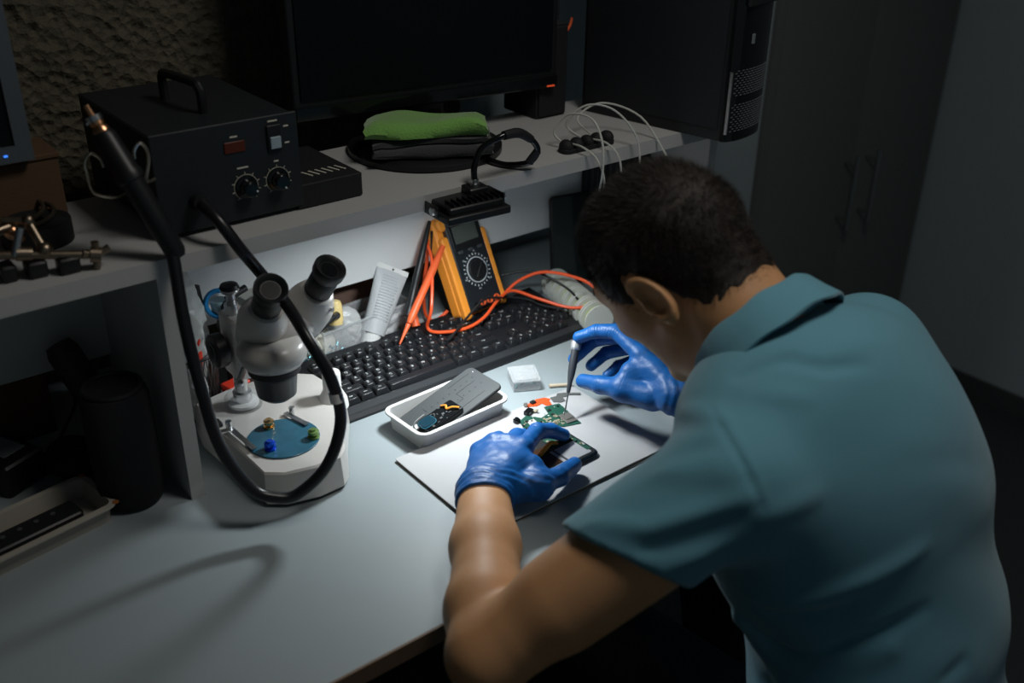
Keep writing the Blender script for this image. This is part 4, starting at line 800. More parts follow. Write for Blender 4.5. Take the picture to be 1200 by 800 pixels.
P('handle', MB().tube([(0.800, 1.285, 0.010), (0.830, 1.272, 0.014), (0.868, 1.258, 0.020)], [0.005, 0.006, 0.006]), mat('pale_grip', (0.35, 0.36, 0.36), 0.35), t)
P('handle', MB().tube([(0.805, 1.262, 0.008), (0.835, 1.256, 0.012), (0.868, 1.252, 0.016)], [0.005, 0.006, 0.006]), mat('pale_grip', (0.35, 0.36, 0.36), 0.35), t)
P('jaws', MB().cyl((0.868, 1.256, 0.014), (0.895, 1.256, 0.012), 0.009, 0.004), M_sil, t)

# ---------------------------------------------------------------- right end under the shelf
t = thing('tablet_phone', (1.14, 1.30, 0.0), 'large dark smartphone standing on end against the hutch back panel', 'phone')
Fq = frame((1.106, 1.262, 0.002), (0.985, -0.17, 0), (-0.10, 0.115, 0.98))
P('body', MB().rbox((0.040, 0.083, 0), (0.080, 0.166, 0.009), 0.009, 0.002, Fq, seg=8), M_blk, t)
P('screen', MB().rbox((0.040, 0.083, 0.0048), (0.075, 0.160, 0.0008), 0.007, 0.0002, Fq, seg=8), mat('screen_glass', (0.014, 0.022, 0.022), 0.08), t)
t = thing('heatsink_box', (1.20, 1.24, 0.0), 'tall black ribbed case standing behind the head under the shelf end', 'electronic device')
P('case', MB().rbox((1.212, 1.225, 0.125), (0.055, 0.115, 0.25), 0.004, 0.002), M_blkm, t)
for i in range(7): P('rib', MB().box(1.1835 + 0.0, 1.1850, 1.175 + i * 0.015, 1.181 + i * 0.015, 0.01, 0.24), mat('rib_grey', (0.022, 0.024, 0.026), 0.5), t)
for i in range(4): P('rib', MB().box(1.189 + i * 0.012, 1.194 + i * 0.012, 1.1660, 1.1680, 0.01, 0.24), mat('rib_grey', (0.022, 0.024, 0.026), 0.5), t)
# stack of white-flanged wire spools
sp0 = Vector((1.000, 1.215, 0.030)); sp1 = Vector((1.052, 1.083, 0.030)); sd = (sp1 - sp0).normalized()
M_fl = mat('flange_white', (0.60, 0.62, 0.58), 0.4); M_wr = mat('green_yellow_wire', (0.30, 0.36, 0.12), 0.45)
ns_ = 8
for i in range(ns_):
    c = Vector((1.090, 1.235, 0.0268)) + Vector((-0.035, -0.140, 0)) * (i / (ns_ - 1)); d = Vector((-0.035, -0.140, 0)).normalized()
    t = thing('wire_spool', (c.x, c.y, 0.0), 'white-flanged spool of yellow-green wire in the row lying at the right of the keyboard' if i < ns_ - 1 else 'nearest white-flanged spool of the row, its grey side face turned to the desk front', 'spool', 'row of wire spools' )
    P('flange', MB().cyl(tuple(c), tuple(c + d * 0.0028), 0.0265, seg=36), M_fl, t)
    P('flange', MB().cyl(tuple(c + d * 0.0150), tuple(c + d * 0.0178), 0.0265, seg=36), M_fl, t)
    P('wound_wire', MB().cyl(tuple(c + d * 0.0028), tuple(c + d * 0.0150), 0.0190, seg=32), M_wr, t)
lead('white_usb_cable', [(1.075, 1.03, 0.14), (1.078, 1.028, 0.09), (1.076, 1.03, 0.03), (1.080, 1.035, 0.012)], 0.0016, M_wht, 'thin white usb cable hanging down by the spools')
t = thing('usb_plugs', (1.09, 1.045, 0.0), 'white usb plugs and a coiled white cable on the desk beside the spools', 'cable')
P('plug', MB().rbox((0, 0, 0.008), (0.014, 0.012, 0.014), 0.002, 0.001, rotz((1.082, 1.052, 0.0), 20)), M_wht, t)
P('plug', MB().rbox((0, 0, 0.006), (0.018, 0.008, 0.006), 0.002, 0.001, rotz((1.112, 1.03, 0.0), -30)), M_wht, t)
P('cord', MB().tube([(1.085, 1.05, 0.008), (1.10, 1.045, 0.012), (1.12, 1.03, 0.006), (1.13, 1.01, 0.003), (1.11, 0.995, 0.003), (1.10, 0.99, 0.003)], 0.0020), M_wht, t)
P('cord', MB().tube([(1.088, 1.042, 0.014), (1.11, 1.05, 0.012), (1.14, 1.04, 0.006), (1.15, 1.02, 0.003)], 0.0020), M_wht, t)
t = thing('computer_mouse', (1.115, 0.985, 0.0), 'dark grey computer mouse behind the right glove, partly hidden by the head', 'mouse')
Fmo = rotz((1.100, 0.985, 0), -62)
P('shell', MB().sphere((0, 0, 0.014), 0.020, (2.7, 1.55, 1.0), 28, Fmo), M_gry, t)
P('scroll_wheel', MB().cyl(Fmo @ Vector((-0.028, -0.003, 0.030)), Fmo @ Vector((-0.028, 0.003, 0.030)), 0.006), M_blk, t)

# ---------------------------------------------------------------- clutter behind the microscope
crumple('plastic_bag', (0.440, 1.270, 0.105), (0.030, 0.030, 0.105), 31, mat('bag_grey_white', (0.50, 0.52, 0.50), 0.35), 'tall crumpled pale plastic bag squeezed beside the hutch divider', 'bag', amp=.35)
t = thing('marker_pen', (0.46, 1.262, 0.0), 'black-capped marker pen standing among the clutter behind the microscope', 'pen')
P('barrel', MB().cyl((0.470, 1.262, 0.0), (0.462, 1.268, 0.150), 0.007), mat('brown_plastic', (0.20, 0.09, 0.05), 0.5), t)
P('cap', MB().cyl((0.462, 1.268, 0.148), (0.461, 1.269, 0.180), 0.0095, 0.0085), M_blk, t)
o = P('tape_ring', MB().torus((0.489, 1.255, 0.152), 0.0185, 0.0035, (-0.45, -0.85, 0.25), 40, 8), mat('bright_blue', (0.02, 0.28, 0.65), 0.3)); tag(o, 'bright blue ring leaning in the clutter behind the microscope', 'ring')
t = thing('magnifier_stand', (0.49, 1.24, 0.0), 'black jointed holder supporting the blue ring behind the microscope', 'holder')
P('stem', MB().cyl((0.492, 1.245, 0.0), (0.490, 1.245, 0.135), 0.008), M_blk, t)
P('joint', MB().sphere((0.490, 1.235, 0.128), 0.016).sphere((0.498, 1.25, 0.145), 0.010), M_blk, t)
P('arm', MB().cyl((0.498, 1.25, 0.158), (0.53, 1.255, 0.165), 0.005), M_blk, t)
P('bottle_stub', MB().cyl((0.492, 1.262, 0.130), (0.490, 1.262, 0.155), 0.011), mat('pale_teal', (0.30, 0.45, 0.48), 0.3), t)
t = thing('paper_box', (0.55, 1.26, 0.0), 'small off-white carton behind the microscope head', 'box')
P('box_body', MB().rbox((0, 0, 0.075), (0.060, 0.036, 0.150), 0.002, 0.001, rotz((0.552, 1.262, 0), 8)), mat('offwhite_card', (0.50, 0.50, 0.45), 0.7), t)
P('printed_patch', MB().cyl((0.556, 1.2433, 0.132), (0.556, 1.2428, 0.132), 0.012), mat('tan_patch', (0.60, 0.36, 0.15), 0.6), t)
t = thing('mesh_pen_cup', (0.485, 1.21, 0.0), 'black wire mesh holder with red-handled tools behind the microscope', 'holder')
ms = MB()
for i in range(30):
    a = 2 * PI * i / 30
    ms.cyl((0.436 + 0.030 * math.cos(a), 1.246 + 0.026 * math.sin(a), 0.0), (0.436 + 0.036 * math.cos(a + .5), 1.246 + 0.030 * math.sin(a + .5), 0.095), 0.0008, seg=5)
    ms.cyl((0.436 + 0.030 * math.cos(a), 1.246 + 0.026 * math.sin(a), 0.0), (0.436 + 0.036 * math.cos(a - .5), 1.246 + 0.030 * math.sin(a - .5), 0.095), 0.0008, seg=5)
P('wire_mesh', ms, mat('mesh_metal', (0.12, 0.12, 0.12), 0.35, 0.8), t)
P('rim', MB().torus((0, 0, 0), 0.0355, 0.0020, M=None).add([], []) if False else MB().tube([(0.436 + 0.036 * math.cos(a), 1.246 + 0.030 * math.sin(a), 0.095) for a in [2 * PI * k / 24 for k in range(25)]], 0.0018, smooth=False), M_blk, t)
P('bottom', MB().lathe([(0.028, 0), (0.028, 0.0015)], 28, c=(0.436, 1.246, 0.0)), M_blk, t)
M_red = mat('signal_red', (0.75, 0.05, 0.025), 0.4)
t = thing('red_handled_tool', (0.485, 1.246, 0.003), 'red-handled cutters standing in the wire mesh holder', 'tool')
P('handle', MB().tube([(0.430, 1.240, 0.004), (0.438, 1.242, 0.05), (0.443, 1.244, 0.085), (0.452, 1.248, 0.125)], [0.005, 0.007, 0.007, 0.005]), M_red, t)
P('handle', MB().tube([(0.446, 1.247, 0.004), (0.446, 1.252, 0.05), (0.444, 1.252, 0.085)], [0.005, 0.006, 0.005]), M_red, t)
t = thing('red_case', (0.487, 1.228, 0.0), 'small red plastic box between the pillar foot and the mesh holder', 'box')
P('box_body', MB().rbox((0, 0, 0.018), (0.034, 0.022, 0.036), 0.003, 0.0015, rotz((0.486, 1.227, 0.0), 12)), M_red, t)
P('lid', MB().rbox((0, 0, 0.0385), (0.036, 0.024, 0.005), 0.003, 0.0015, rotz((0.486, 1.227, 0.0), 12)), M_red, t)
crumple('paper_scrap', (0.425, 1.222, 0.045), (0.016, 0.020, 0.045), 41, mat('white_paper', (0.62, 0.62, 0.60), 0.7), 'curled white paper scrap beside the foot of the hutch divider', 'paper', amp=.4)
crumple('fabric_pouch', (0.452, 1.283, 0.075), (0.012, 0.010, 0.060), 43, mat('rust_brown', (0.28, 0.11, 0.05), 0.7), 'rust-brown cloth pouch in the clutter beside the hutch divider', 'pouch', amp=.2)
# ---------------------------------------------------------------- the person
A3 = lambda *v: np.array(v, float)
M_skin = mat('skin', (0.58, 0.305, 0.145), 0.55, bump=0.10, bscale=350, var=0.14, vscale=28, sss=0.12)
M_shirt = mat('blue_jersey', (0.115, 0.315, 0.40), 0.85, bump=0.35, bscale=1100, sheen=0.25)
M_glove = mat('blue_nitrile', (0.003, 0.095, 0.33), 0.46, bump=0.25, bscale=220)
M_hair = mat('dark_hair', (0.020, 0.014, 0.010), 0.55, bump=0.6, bscale=700)
M_pants = mat('black_trousers', (0.010, 0.011, 0.013), 0.85, bump=0.3, bscale=700)

# joints
C7 = A3(0.795, 0.548, 0.285); SH_L = A3(0.655, 0.492, 0.208); SH_R = A3(0.955, 0.552, 0.226)
EL_L = A3(0.446, 0.584, 0.047); WR_L = A3(0.603, 0.797, 0.046)
EL_R = A3(1.055, 0.575, 0.050); WR_R = A3(0.906, 0.765, 0.084)
CH = A3(0.855, 0.468, 0.10); WA = A3(0.872, 0.414, -0.06); PE = A3(0.875, 0.370, -0.20)
# head frame
H = A3(0.782, 0.688, 0.326)
F_ = nz((-0.02, 0.72, -0.69)); L_ = nz((-0.955, -0.02, -0.29)); L_ = nz(L_ - F_ * (L_ @ F_)); 
U_ = np.cross(F_, L_); U_ = U_ if U_[2] > 0 else -U_
HR = np.stack([L_, F_, U_])                     # rows: left, forward, up
HS = 0.95
def hp(l, f, u): return H + l * L_ + f * F_ + u * U_

def cull(fn, c, R):
    c = np.asarray(c, float)
    def g(p, *a):
        r = np.linalg.norm(p - c, axis=1) - R; m = r < 0.02; out = np.maximum(r, 0.02) * 1.0
        if m.any(): out[m] = fn(p[m], *a)
        return out
    return g
def head_sdf_(p):
    q = (p - H) @ HR.T / HS
    ql = q.copy(); al = np.abs(q[:, 0]); qs = np.stack([al, q[:, 1], q[:, 2]], 1)
    d = ell(qs, (0, -0.008, 0.030), (0.0745, 0.097, 0.082))
    d = smin(d, ell(qs, (0, 0.030, 0.0), (0.064, 0.062, 0.088)), 0.03)
    d = smin(d, ell(qs, (0, 0.032, -0.055), (0.052, 0.052, 0.052)), 0.03)          # lower face
    d = smin(d, rc(qs, (0.052, -0.004, -0.050), (0.018, 0.068, -0.101), 0.016, 0.014), 0.022)   # jaw line
    d = smin(d, ell(qs, (0, 0.074, -0.102), (0.022, 0.018, 0.018)), 0.016)         # chin
    d = smin(d, rc(qs, (0.012, 0.083, 0.026), (0.045, 0.070, 0.026), 0.010, 0.009), 0.016)       # brow
    d = smin(d, rc(qs, (0.046, 0.062, -0.020), (0.060, 0.030, -0.012), 0.014, 0.012), 0.02)    # cheekbone
    d = smax(d, -ell(qs, (0.031, 0.092, 0.006), (0.016, 0.014, 0.011)), 0.012)     # eye sockets
    d = smin(d, ell(qs, (0.031, 0.076, 0.005), (0.0125, 0.0125, 0.0115)), 0.004)
    d = smin(d, rc(qs, (0, 0.086, 0.014), (0, 0.112, -0.026), 0.0075, 0.0105), 0.010)  # nose
    d = smin(d, ell(qs, (0.012, 0.100, -0.030), (0.009, 0.011, 0.008)), 0.006)
    d = smin(d, ell(qs, (0.0, 0.090, -0.053), (0.024, 0.010, 0.006)), 0.006)       # lips
    d = smin(d, ell(qs, (0.0, 0.088, -0.064), (0.020, 0.010, 0.006)), 0.006)
    # ear: rim, bowl, lobe
    e = (qs - A3(0.0770, -0.024, -0.008)); c, s_ = math.cos(0.30), math.sin(0.30)
    e = np.stack([e[:, 0] * math.cos(.26) - (e[:, 1]) * math.sin(.26), e[:, 0] * math.sin(.26) + e[:, 1] * math.cos(.26), e[:, 2]], 1)
    e = np.stack([e[:, 0], e[:, 1] * c - e[:, 2] * s_, e[:, 1] * s_ + e[:, 2] * c], 1)
    k = np.sqrt((e[:, 1] / 0.0165) ** 2 + (e[:, 2] / 0.0295) ** 2)
    plate = ell(e, (0.0, 0.0, 0.0), (0.0055, 0.0175, 0.0310))
    rim = np.sqrt(((k - 0.92) * 0.019) ** 2 + (e[:, 0] - 0.0075) ** 2) - 0.0038
    ear = smin(plate, np.where(e[:, 1] < 0.012, rim, rim + 0.004), 0.004)
    ear = smin(ear, ell(e, (0.001, 0.006, -0.027), (0.0050, 0.008, 0.010)), 0.006)
    ear = smax(ear, -ell(e, (0.008, 0.003, 0.003), (0.0065, 0.0085, 0.0150)), 0.003)
    ear = smin(ear, ell(e, (0.002, 0.0135, -0.004), (0.004, 0.005, 0.008)), 0.004)
    return smin(d, ear, 0.005) * HS

head_sdf = cull(head_sdf_, H, 0.155)
def chain(p, pts, k):
    d = None
    for a, b, r1, r2 in pts:
        x = rc(p, a, b, r1, r2); d = x if d is None else smin(d, x, k)
    return d
nb = H - 0.040 * F_ - 0.045 * U_
def arm_sdf(p, S_, E_, W_, grow=0.0):
    m = E_ + (W_ - E_) * 0.24; m2 = E_ + (W_ - E_) * 0.62
    side = nz(np.cross(W_ - E_, (0, 0, 1)))
    d = rc(p, S_, E_, 0.047 + grow, 0.040 + grow)
    d = smin(d, rc(p, S_ + (E_ - S_) * .35, S_ + (E_ - S_) * .68, 0.047 + grow, 0.044 + grow), 0.02)
    f = rc(p, E_, m, 0.038 + grow, 0.0415 + grow); f = smin(f, rc(p, m, m2, 0.0415 + grow, 0.034 + grow), 0.015)
    # the wrist is wider than it is thick
    f = smin(f, smin(rc(p, m2 - side * .008, W_ - side * .008, 0.030 + grow, 0.0215 + grow), rc(p, m2 + side * .008, W_ + side * .008, 0.030 + grow, 0.0215 + grow), 0.012), 0.02)
    return smin(d, f, 0.012)
def torso_sdf(p, g=0.0):
    d = rc(p, SH_L + A3(0.03, -.01, -.012), SH_R + A3(-0.03, -.01, -.012), 0.058 + g, 0.058 + g)
    d = smin(d, ell(p, (CH + C7) / 2 + A3(0, 0, -.01), (0.165 + g, 0.100 + g, 0.135 + g)), 0.05)
    d = smin(d, ell(p, CH, (0.174 + g, 0.115 + g, 0.15 + g)), 0.05)
    d = smin(d, ell(p, WA, (0.172 + g, 0.112 + g, 0.15 + g)), 0.05)
    d = smin(d, ell(p, PE, (0.170 + g, 0.125 + g, 0.12 + g)), 0.05)
    return d
HIP_L, HIP_R = PE + A3(-.09, .02, -.03), PE + A3(.09, .02, -.03)
KN_L, KN_R = A3(0.76, 0.80, -0.235), A3(1.06, 0.80, -0.235)
AN_L, AN_R = A3(0.75, 0.78, -0.66), A3(1.08, 0.76, -0.66)
def legs_sdf(p, g=0.0):
    d = smin(rc(p, HIP_L, KN_L, 0.080 + g, 0.060 + g), rc(p, HIP_R, KN_R, 0.080 + g, 0.060 + g), 0.02)
    d = smin(d, smin(rc(p, KN_L, AN_L, 0.056 + g, 0.038 + g), rc(p, KN_R, AN_R, 0.056 + g, 0.038 + g), 0.01), 0.02)
    return d

# hands: knuckles, middle joints, end joints, tips
HL = dict(w=WR_L, f=[[(.696, .838, .050), (.738, .862, .046), (.766, .866, .034), (.786, .861, .0215)],
                     [(.688, .856, .048), (.720, .880, .036), (.737, .891, .024), (.744, .8905, .0135)],
                     [(.675, .870, .048), (.700, .894, .032), (.712, .899, .019), (.720, .896, .0130)],
                     [(.657, .877, .039), (.677, .897, .026), (.687, .901, .017), (.695, .898, .0125)]],
          t=[(.632, .792, .040), (.672, .778, .036), (.712, .786, .028), (.752, .8015, .0205)])
HRt = dict(w=WR_R, f=[[(.903, .842, .114), (.905, .893, .128), (.892, .920, .121), (.8790, .9405, .1075)],
                      [(.919, .852, .106), (.922, .902, .112), (.902, .934, .098), (.876, .946, .071)],
                      [(.934, .852, .094), (.936, .896, .092), (.915, .922, .078), (.893, .928, .062)],
                      [(.944, .846, .080), (.944, .886, .074), (.926, .906, .060), (.908, .908, .050)]],
           t=[(.884, .798, .076), (.870, .838, .074), (.861, .874, .067), (.8575, .9055, .0600)])
FR = [(.0122, .0110, .0098, .0086), (.0122, .0108, .0096, .0084), (.0115, .0102, .0090, .0080), (.0105, .0092, .0082, .0074)]
def hand_sdf(p, h, g=0.0, cuff=None):
    w = np.asarray(h['w']); d = None; K = [np.asarray(f[0], float) for f in h['f']]
    side = nz(K[0] - K[3]); fw = nz((K[1] + K[2]) / 2 - w)
    # palm: webs of round cones from the wrist to each knuckle
    for i, k in enumerate(K):
        root = w + side * (0.014 - 0.009 * i); x = rc(p, root, k, 0.0185 + g, 0.0118 + g); d = x if d is None else smin(d, x, 0.014)
    for a, b in ((0, 1), (1, 2), (2, 3)): d = smin(d, rc(p, K[a], K[b], 0.0112 + g, 0.0112 + g), 0.008)
    dp = nz(np.cross(side, fw)); dp = dp if dp[2] < 0 else -dp
    for i, f in enumerate(h['f']):
        f = [np.asarray(q, float) for q in f]; r = [q + g for q in FR[i]]
        fd = smin(rc(p, f[0], f[1], r[0], r[1]), rc(p, f[1], f[2], r[1], r[2]), 0.003); fd = smin(fd, rc(p, f[2], f[3], r[2], r[3]), 0.003)
        d = smin(d, fd, 0.0045)
    t = [np.asarray(q, float) for q in h['t']]
    td = smin(rc(p, t[0], t[1], 0.0195 + g, 0.0155 + g), rc(p, t[1], t[2], 0.0145 + g, 0.0124 + g), 0.006); td = smin(td, rc(p, t[2], t[3], 0.0124 + g, 0.0098 + g), 0.004); td = smin(td, rc(p, t[1], (np.asarray(t[1]) * .5 + K[0] * .5), 0.0150 + g, 0.013 + g), 0.014)
    td = smin(td, rc(p, np.asarray(t[1]) * .5 + K[0] * .5, w * .4 + K[0] * .6, 0.013 + g, 0.014 + g), 0.012)
    return smin(d, td, 0.010)

def body_fn(p):
    d = head_sdf(p)
    d = smin(d, rc(p, nb, C7 + A3(0.006, .0, -.03), 0.056, 0.062), 0.02)
    d = smin(d, rc(p, nb + 0.03 * F_, C7 + A3(0.006, .05, -.05), 0.045, 0.055), 0.02)
    d = smin(d, torso_sdf(p, -0.012), 0.02)
    d = smin(d, arm_sdf(p, SH_L, EL_L, WR_L), 0.02); d = smin(d, arm_sdf(p, SH_R, EL_R, WR_R), 0.02)
    d = smin(d, legs_sdf(p, -0.014), 0.02)
    d = smin(d, cull(lambda q: hand_sdf(q, HL, -0.0035), (.69, .845, .045), .13)(p), 0.004); d = smin(d, cull(lambda q: hand_sdf(q, HRt, -0.0035), (.91, .86, .09), .13)(p), 0.004)
    return d
V, Q = surface(body_fn, (0.36, 0.20, -0.72), (1.19, 0.98, 0.46), 0.0032)
person = P('person', (V, Q), M_skin, angle=180)
tag(person, 'man in a blue polo shirt and blue gloves bent over the desk repairing a phone', 'person')

def part(name, fn, lo, hi, h, material, label=None, angle=180):
    V, Q = surface(fn, lo, hi, h); return P(name, (V, Q), material, person, angle=angle, label=label)
# gloves
def wr_(p, a, b, r1, r2): return rc(p, a, b, r1, r2)
def glove(h, E_, seed):
    w = np.asarray(h['w']); ax = nz(E_ - w); side = nz(np.cross(ax, (0, 0, 1)))
    K = [np.asarray(f[0], float) for f in h['f']]; fw = nz((K[1] + K[2]) / 2 - w)
    allp = np.array([w] + [q for f in h['f'] for q in f] + h['t'])
    def fn(p):
        d = hand_sdf(p, h)
        c = None
        for s_ in (-.008, .008):
            x = rc(p, w + side * s_ - ax * .01, w + ax * 0.030 + side * s_, 0.0240, 0.0265); c = x if c is None else smin(c, x, 0.012)
        d = smin(d, c, 0.010)
        # rolled bead at the cuff and wrinkles across it
        u = (p - w) @ ax
        d = d - 0.0012 * np.exp(-((u - 0.018) / 0.0022) ** 2) 
        wr = np.sin(u * 520 + 2.2 * np.sin((p @ side) * 120 + seed)) * np.exp(-((u + 0.006) / 0.022) ** 2)
        d = d + 0.0007 * wr + 0.0006 * wob(p, 170, seed) + 0.0004 * wob(p, 420, seed + 3)
        # knuckle creases
        for f in h['f'] + [h['t']]:
            for j in (1, 2):
                q = np.asarray(f[j], float); dd = nz(np.asarray(f[j + 1], float) - np.asarray(f[j - 1], float)); v = p - q
                s2 = v @ dd; near = np.exp(-(np.linalg.norm(v, axis=1) / 0.014) ** 2)
                d = d + 0.0005 * np.sin(s2 * 1500) * near
        d = smax(d, (p - (w + ax * 0.020)) @ ax, 0.001)
        inner = arm_sdf(p, w + A3(0, 0, 5), E_, w, 0.0012) if False else None
        return d
    return part('glove', fn, allp.min(0) - .05, allp.max(0) + .05, 0.0013, M_glove)
glove(HL, EL_L, 2)
glove(HRt, EL_R, 5)

# polo shirt
hem_dir = nz(EL_L - SH_L); hemL = SH_L + hem_dir * 0.150
hem_r = nz(EL_R - SH_R); hemR = SH_R + hem_r * 0.150
FOLD_LINES = [  # (points, height, width): raised folds, negative for creases
    ([(.528, .544, .192), (.554, .494, .205), (.600, .461, .223), (.629, .441, .235)], .0055, .010),
    ([(.535, .520, .170), (.562, .478, .190), (.615, .445, .215)], -.0040, .009),
    ([(.570, .545, .250), (.600, .520, .262), (.630, .490, .262)], -.0045, .010),
    ([(.545, .560, .225), (.585, .520, .240), (.625, .470, .248)], .0035, .011),
    ([(.662, .524, .274), (.642, .487, .271), (.633, .453, .254), (.634, .436, .231), (.623, .432, .196)], -.0022, .0035),
    ([(.668, .520, .276), (.648, .482, .272), (.640, .450, .255), (.640, .434, .231)], .0016, .004),
    ([(.635, .431, .217), (.694, .418, .222)], .0040, .011),
    ([(.655, .500, .275), (.665, .560, .255)], .0040, .009), ([(.635, .520, .268), (.648, .570, .240)], -.0045, .009),
    ([(.560, .470, .170), (.585, .455, .180), (.606, .445, .191)], .0045, .009),
    ([(.655, .500, .060), (.670, .485, .040), (.703, .455, .017)], .0100, .012),
    ([(.665, .470, .075), (.683, .436, .071), (.726, .384, .095)], -.0060, .009),
    ([(.655, .480, .080), (.689, .415, .099), (.738, .376, .126), (.800, .350, .150)], .0060, .011),
    ([(.685, .480, .010), (.700, .440, .000), (.720, .405, .000), (.764, .354, .044)], .0080, .012),
    ([(.690, .460, .030), (.712, .425, .020), (.739, .374, .054), (.800, .340, .08)], -.0060, .009),
    ([(.680, .470, -.030), (.710, .420, -.040), (.760, .350, -.020), (.84, .310, .01)], -.0070, .010),
    ([(.680, .470, -.055), (.720, .400, -.070), (.790, .330, -.050)], .0080, .013),
    ([(.736, .500, .309), (.761, .473, .307), (.801, .455, .305)], -.0040, .008),
    ([(.700, .525, .293), (.718, .514, .304), (.745, .500, .311)], -.0045, .007),
    ([(.691, .507, .286), (.726, .466, .290)], .0030, .010),
    ([(.800, .480, .315), (.850, .470, .300), (.900, .480, .280)], .0030, .012),
    ([(.800, .400, .220), (.860, .380, .210), (.920, .380, .180)], -.0020, .016)]
FOLDS = [(a[k], a[k + 1], h_, w_) for a, h_, w_ in FOLD_LINES for k in range(len(a) - 1)]
def seg_d(p, a, b):
    return rc(p, a, b, 0, 0)
def shirt_fn(p):
    d = torso_sdf(p, 0.006)
    d = smin(d, ell(p, C7 + A3(0.0, -0.01, -.045), (0.12, 0.075, 0.062)), 0.05)
    sl = rc(p, SH_L, hemL + hem_dir * .02, 0.060, 0.0595)
    ec = rc(p, SH_L + hem_dir * .02, SH_L + hem_dir * 0.30, 0.0530, 0.0545)
    sl = smax(sl, (p - A3(.560, .503, .153)) @ nz((-.651, -.12, -.732)), 0.006); d = smin(d, sl, 0.030)
    sr = rc(p, SH_R, hemR + hem_r * .02, 0.066, 0.070); d = smin(d, sr, 0.030)
    d = d - 0.0030 * wob(p * A3(1, 1, 1.6), 26, 3) - 0.0016 * wob(p, 60, 8)
    for ln, hgt, wd in FOLD_LINES:
        sd_ = None
        for k in range(len(ln) - 1): x = seg_d(p, ln[k], ln[k + 1]); sd_ = x if sd_ is None else np.minimum(sd_, x)
        a0, a1 = np.asarray(ln[0]), np.asarray(ln[-1]); tt = np.clip(((p - a0) @ (a1 - a0)) / ((a1 - a0) @ (a1 - a0)), 0, 1)
        d = d - hgt * np.exp(-(sd_ / wd) ** 2) * (0.25 + 0.75 * np.sin(PI * np.clip(0.12 + 0.80 * tt, 0, 1)))
    d = np.maximum(d, np.where(((p - (SH_L + hem_dir * .085)) @ hem_dir > 0) & (p[:, 0] < .66), -np.maximum(ec, d + 0.0075), -1.0))
    # cut the sleeve ends open
    for hm, dr, S_, E_, W_ in ((hemR, hem_r, SH_R, EL_R, WR_R),):
        u = (p - hm) @ dr
        near = np.linalg.norm(p - hm, axis=1) < 0.16
        cut = np.where(near, u, -1.0); d = np.maximum(d, cut)
        inner = rc(p, S_ + dr * 0.09, S_ + dr * 0.30, 0.0600, 0.0655)
        d = np.maximum(d, np.where(near, -inner, -1.0))
    d = smax(d, -(p[:, 2] + 0.215), 0.003)
    neck = rc(p, C7 + A3(0.0, 0.04, -0.03), H, 0.064, 0.064)
    return smax(d, -neck, 0.004)
part('polo_shirt', shirt_fn, (0.47, 0.20, -0.26), (1.20, 0.72, 0.42), 0.0042, M_shirt)
# collar: a fold-over band around the neck
nk_ax = nz(H - 0.02 * U_ - C7 - A3(0, 0.0, 0.0)); nk_ax = nz(nk_ax * A3(1, 1, 1) + A3(0, 0.10, 0.45))
cc = C7 + A3(0.012, 0.031, -0.008); e1 = nz(np.cross(nk_ax, (0, 0, 1)));
if e1[0] > 0: e1 = -e1
e2 = np.cross(nk_ax, e1); e2 = e2 if e2[1] > 0 else -e2      # e1: left, e2: forward
rings = []
NA = 72
for i in range(NA + 1):
    a = math.radians(-28 + (180 + 56) * i / NA)      # from the left front round the back to the right front
    c_, s_ = math.cos(a), -math.sin(a)
    fr = max(0, s_ * 1.0)
    rx, ry = 0.074, 0.070
    prof = [(-0.002, -0.012), (-0.001, 0.014), (0.000, 0.024), (0.003, 0.0275), (0.0065, 0.025), (0.0125, 0.006), (0.0200, -0.013), (0.0180, -0.0150), (0.0095, 0.004), (0.0040, 0.020)]
    rings.append([tuple(cc + e1 * c_ * (rx + dr) + e2 * s_ * (ry + dr) + nk_ax * (dz - 0.018 * fr + 0.0012 * math.sin(i * .5 + dr * 200))) for dr, dz in prof])
P('collar', MB().loft(rings), M_shirt, person, angle=60)

# hair: a close-cropped cap with short strands
def hairline(q):
    l, f, u = np.abs(q[:, 0]), q[:, 1], q[:, 2]
    # positive where hair grows
    front = 0.092 - f - 0.45 * np.maximum(0, 0.075 - u)                   # forehead edge
    side = np.where(f > -0.012, (u - (0.030 - 0.0 * f)) , 1)
    a = u - np.interp(f, [-0.12, -0.060, -0.040, -0.020, 0.004, 0.012, 0.030, 0.050, 0.070, 0.085, 0.1], [-0.052, -0.046, -0.018, 0.026, 0.026, -0.010, -0.004, 0.036, 0.062, 0.075, 0.09])
    return a
def hair_fn(p):
    q = (p - H) @ HR.T / HS
    qs = np.stack([np.abs(q[:, 0]), q[:, 1], q[:, 2]], 1)
    sk = ell(qs, (0, -0.008, 0.030), (0.0745, 0.097, 0.082)); sk = smin(sk, ell(qs, (0, 0.030, 0.0), (0.064, 0.062, 0.088)), 0.03) * HS
    sk = smin(sk, rc(p, nb, C7 + A3(0.006, .0, -.03), 0.056, 0.062), 0.02)
    hl = hairline(q)
    th = np.clip((hl + 0.000) * 0.13, -0.004, 0.0055) + 0.003 * np.clip((q[:, 2] - 0.07) / 0.04, 0, 1)
    d = sk - th + 0.0010 * wob(p, 420, 4) + 0.0012 * wob(p, 130, 9)
    return smax(d, -(sk + 0.006), 0.002)
hair = part('hair', hair_fn, H - 0.16, H + 0.16, 0.0024, M_hair)
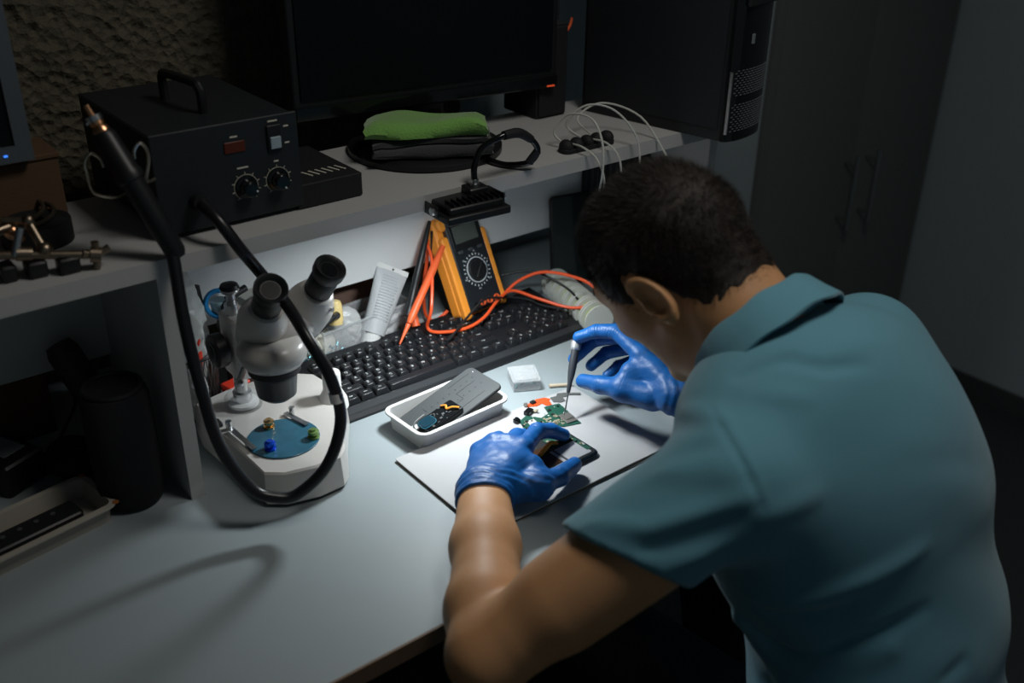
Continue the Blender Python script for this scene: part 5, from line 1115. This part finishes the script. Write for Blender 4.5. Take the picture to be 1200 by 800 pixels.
# strands
me = hair.data; nv = len(me.vertices); co = np.empty(nv * 3, np.float32); me.vertices.foreach_get('co', co); co = co.reshape(-1, 3); no = np.empty(nv * 3, np.float32); me.vertices.foreach_get('normal', no); no = no.reshape(-1, 3)
wco = co + np.array(wloc(person)) - A3(0, 0, DZ); q = (wco - H) @ HR.T / HS
ok = np.where((((wco - H) * no).sum(1) > 0.02) & (hairline(q) > -0.002))[0]
pick = rng.choice(ok, 30000); sv = []; sf = []
for n_, i in enumerate(pick):
    p0 = wco[i] + rng.normal(0, 0.0012, 3); n = no[i]; u = q[i][2]
    fl = -U_ * 0.7 - F_ * 0.2 if u < 0.06 else F_ * 0.8
    edge = hairline(q[i:i + 1])[0]
    if edge < 0.014 and n_ % 2: p0 = p0 - U_ * rng.uniform(0, 0.010) - F_ * rng.uniform(0, 0.003) * (1 if q[i][1] < 0 else -1) - n * 0.0025
    ln = 0.0055 + 0.008 * max(0, min(1, (u - 0.02) / 0.08)); d = nz(n * 0.75 + fl * 0.8 + rng.normal(0, 0.22, 3)); sd = nz(np.cross(d, rng.normal(size=3))) * 0.00022
    b = len(sv); sv += [tuple(p0 - n * .001 - sd), tuple(p0 - n * .001 + sd), tuple(p0 + d * ln)]; sf.append((b, b + 1, b + 2))
mb = MB(); mb.v = sv; mb.f = sf
st = P('strands', mb, M_hair, hair, smooth=False, kind='stuff')
# eyebrow, eyes
for s_ in (1, -1):
    P('eyebrow', MB().tube([tuple(hp(s_ * x, f, u)) for x, f, u in ((0.016, 0.094, 0.030), (0.030, 0.090, 0.034), (0.048, 0.077, 0.030))], [0.002, 0.0035, 0.0015], seg=8), M_hair, person)

# trousers and shoes
def pants_fn(p):
    d = smin(ell(p, PE + A3(0, 0, -.02), (0.178, 0.135, 0.10)), legs_sdf(p, 0.006), 0.04)
    d = d - 0.004 * wob(p, 30, 12)
    d = smax(d, p[:, 2] + 0.16, 0.004)
    return smax(d, -(p[:, 2] + 0.672), 0.002)
part('trousers', pants_fn, (0.62, 0.18, -0.70), (1.20, 0.92, -0.13), 0.0065, M_pants)
for an in (AN_L, AN_R):
    def shoe_fn(p, an=an):
        d = smin(ell(p, an + A3(0, 0.06, -0.048), (0.045, 0.115, 0.035)), rc(p, an + A3(0, -0.01, -0.045), an, 0.042, 0.042), 0.02)
        return smax(d, -(p[:, 2] + 0.745), 0.002)
    part('shoe', shoe_fn, an - A3(.07, .09, .1), an + A3(.07, .2, .06), 0.004, M_blkm)

# ---------------------------------------------------------------- stool
t = thing('stool', (0.875, 0.36, -0.75), 'round black stool under the seated man', 'stool')
P('seat', MB().lathe([(0.02, -0.05), (0.16, -0.05), (0.185, -0.03), (0.19, 0.0), (0.18, 0.015), (0.12, 0.02), (0.02, 0.018)], 40, c=(0.875, 0.36, -0.345)), mat('dark_red_vinyl', (0.10, 0.020, 0.012), 0.5), t)
P('column', MB().cyl((0.875, 0.36, -0.68), (0.875, 0.36, -0.395), 0.025), M_sil, t)
for i in range(5):
    a = 2 * PI * i / 5 + .3
    P('leg', MB().tube([(0.875 + 0.02 * math.cos(a), 0.36 + 0.02 * math.sin(a), -0.68), (0.875 + 0.24 * math.cos(a), 0.36 + 0.24 * math.sin(a), -0.728)], [0.02, 0.014]), M_blk, t)
    P('caster', MB().sphere((0.875 + 0.24 * math.cos(a), 0.36 + 0.24 * math.sin(a), -0.730), 0.02), M_blk, t)
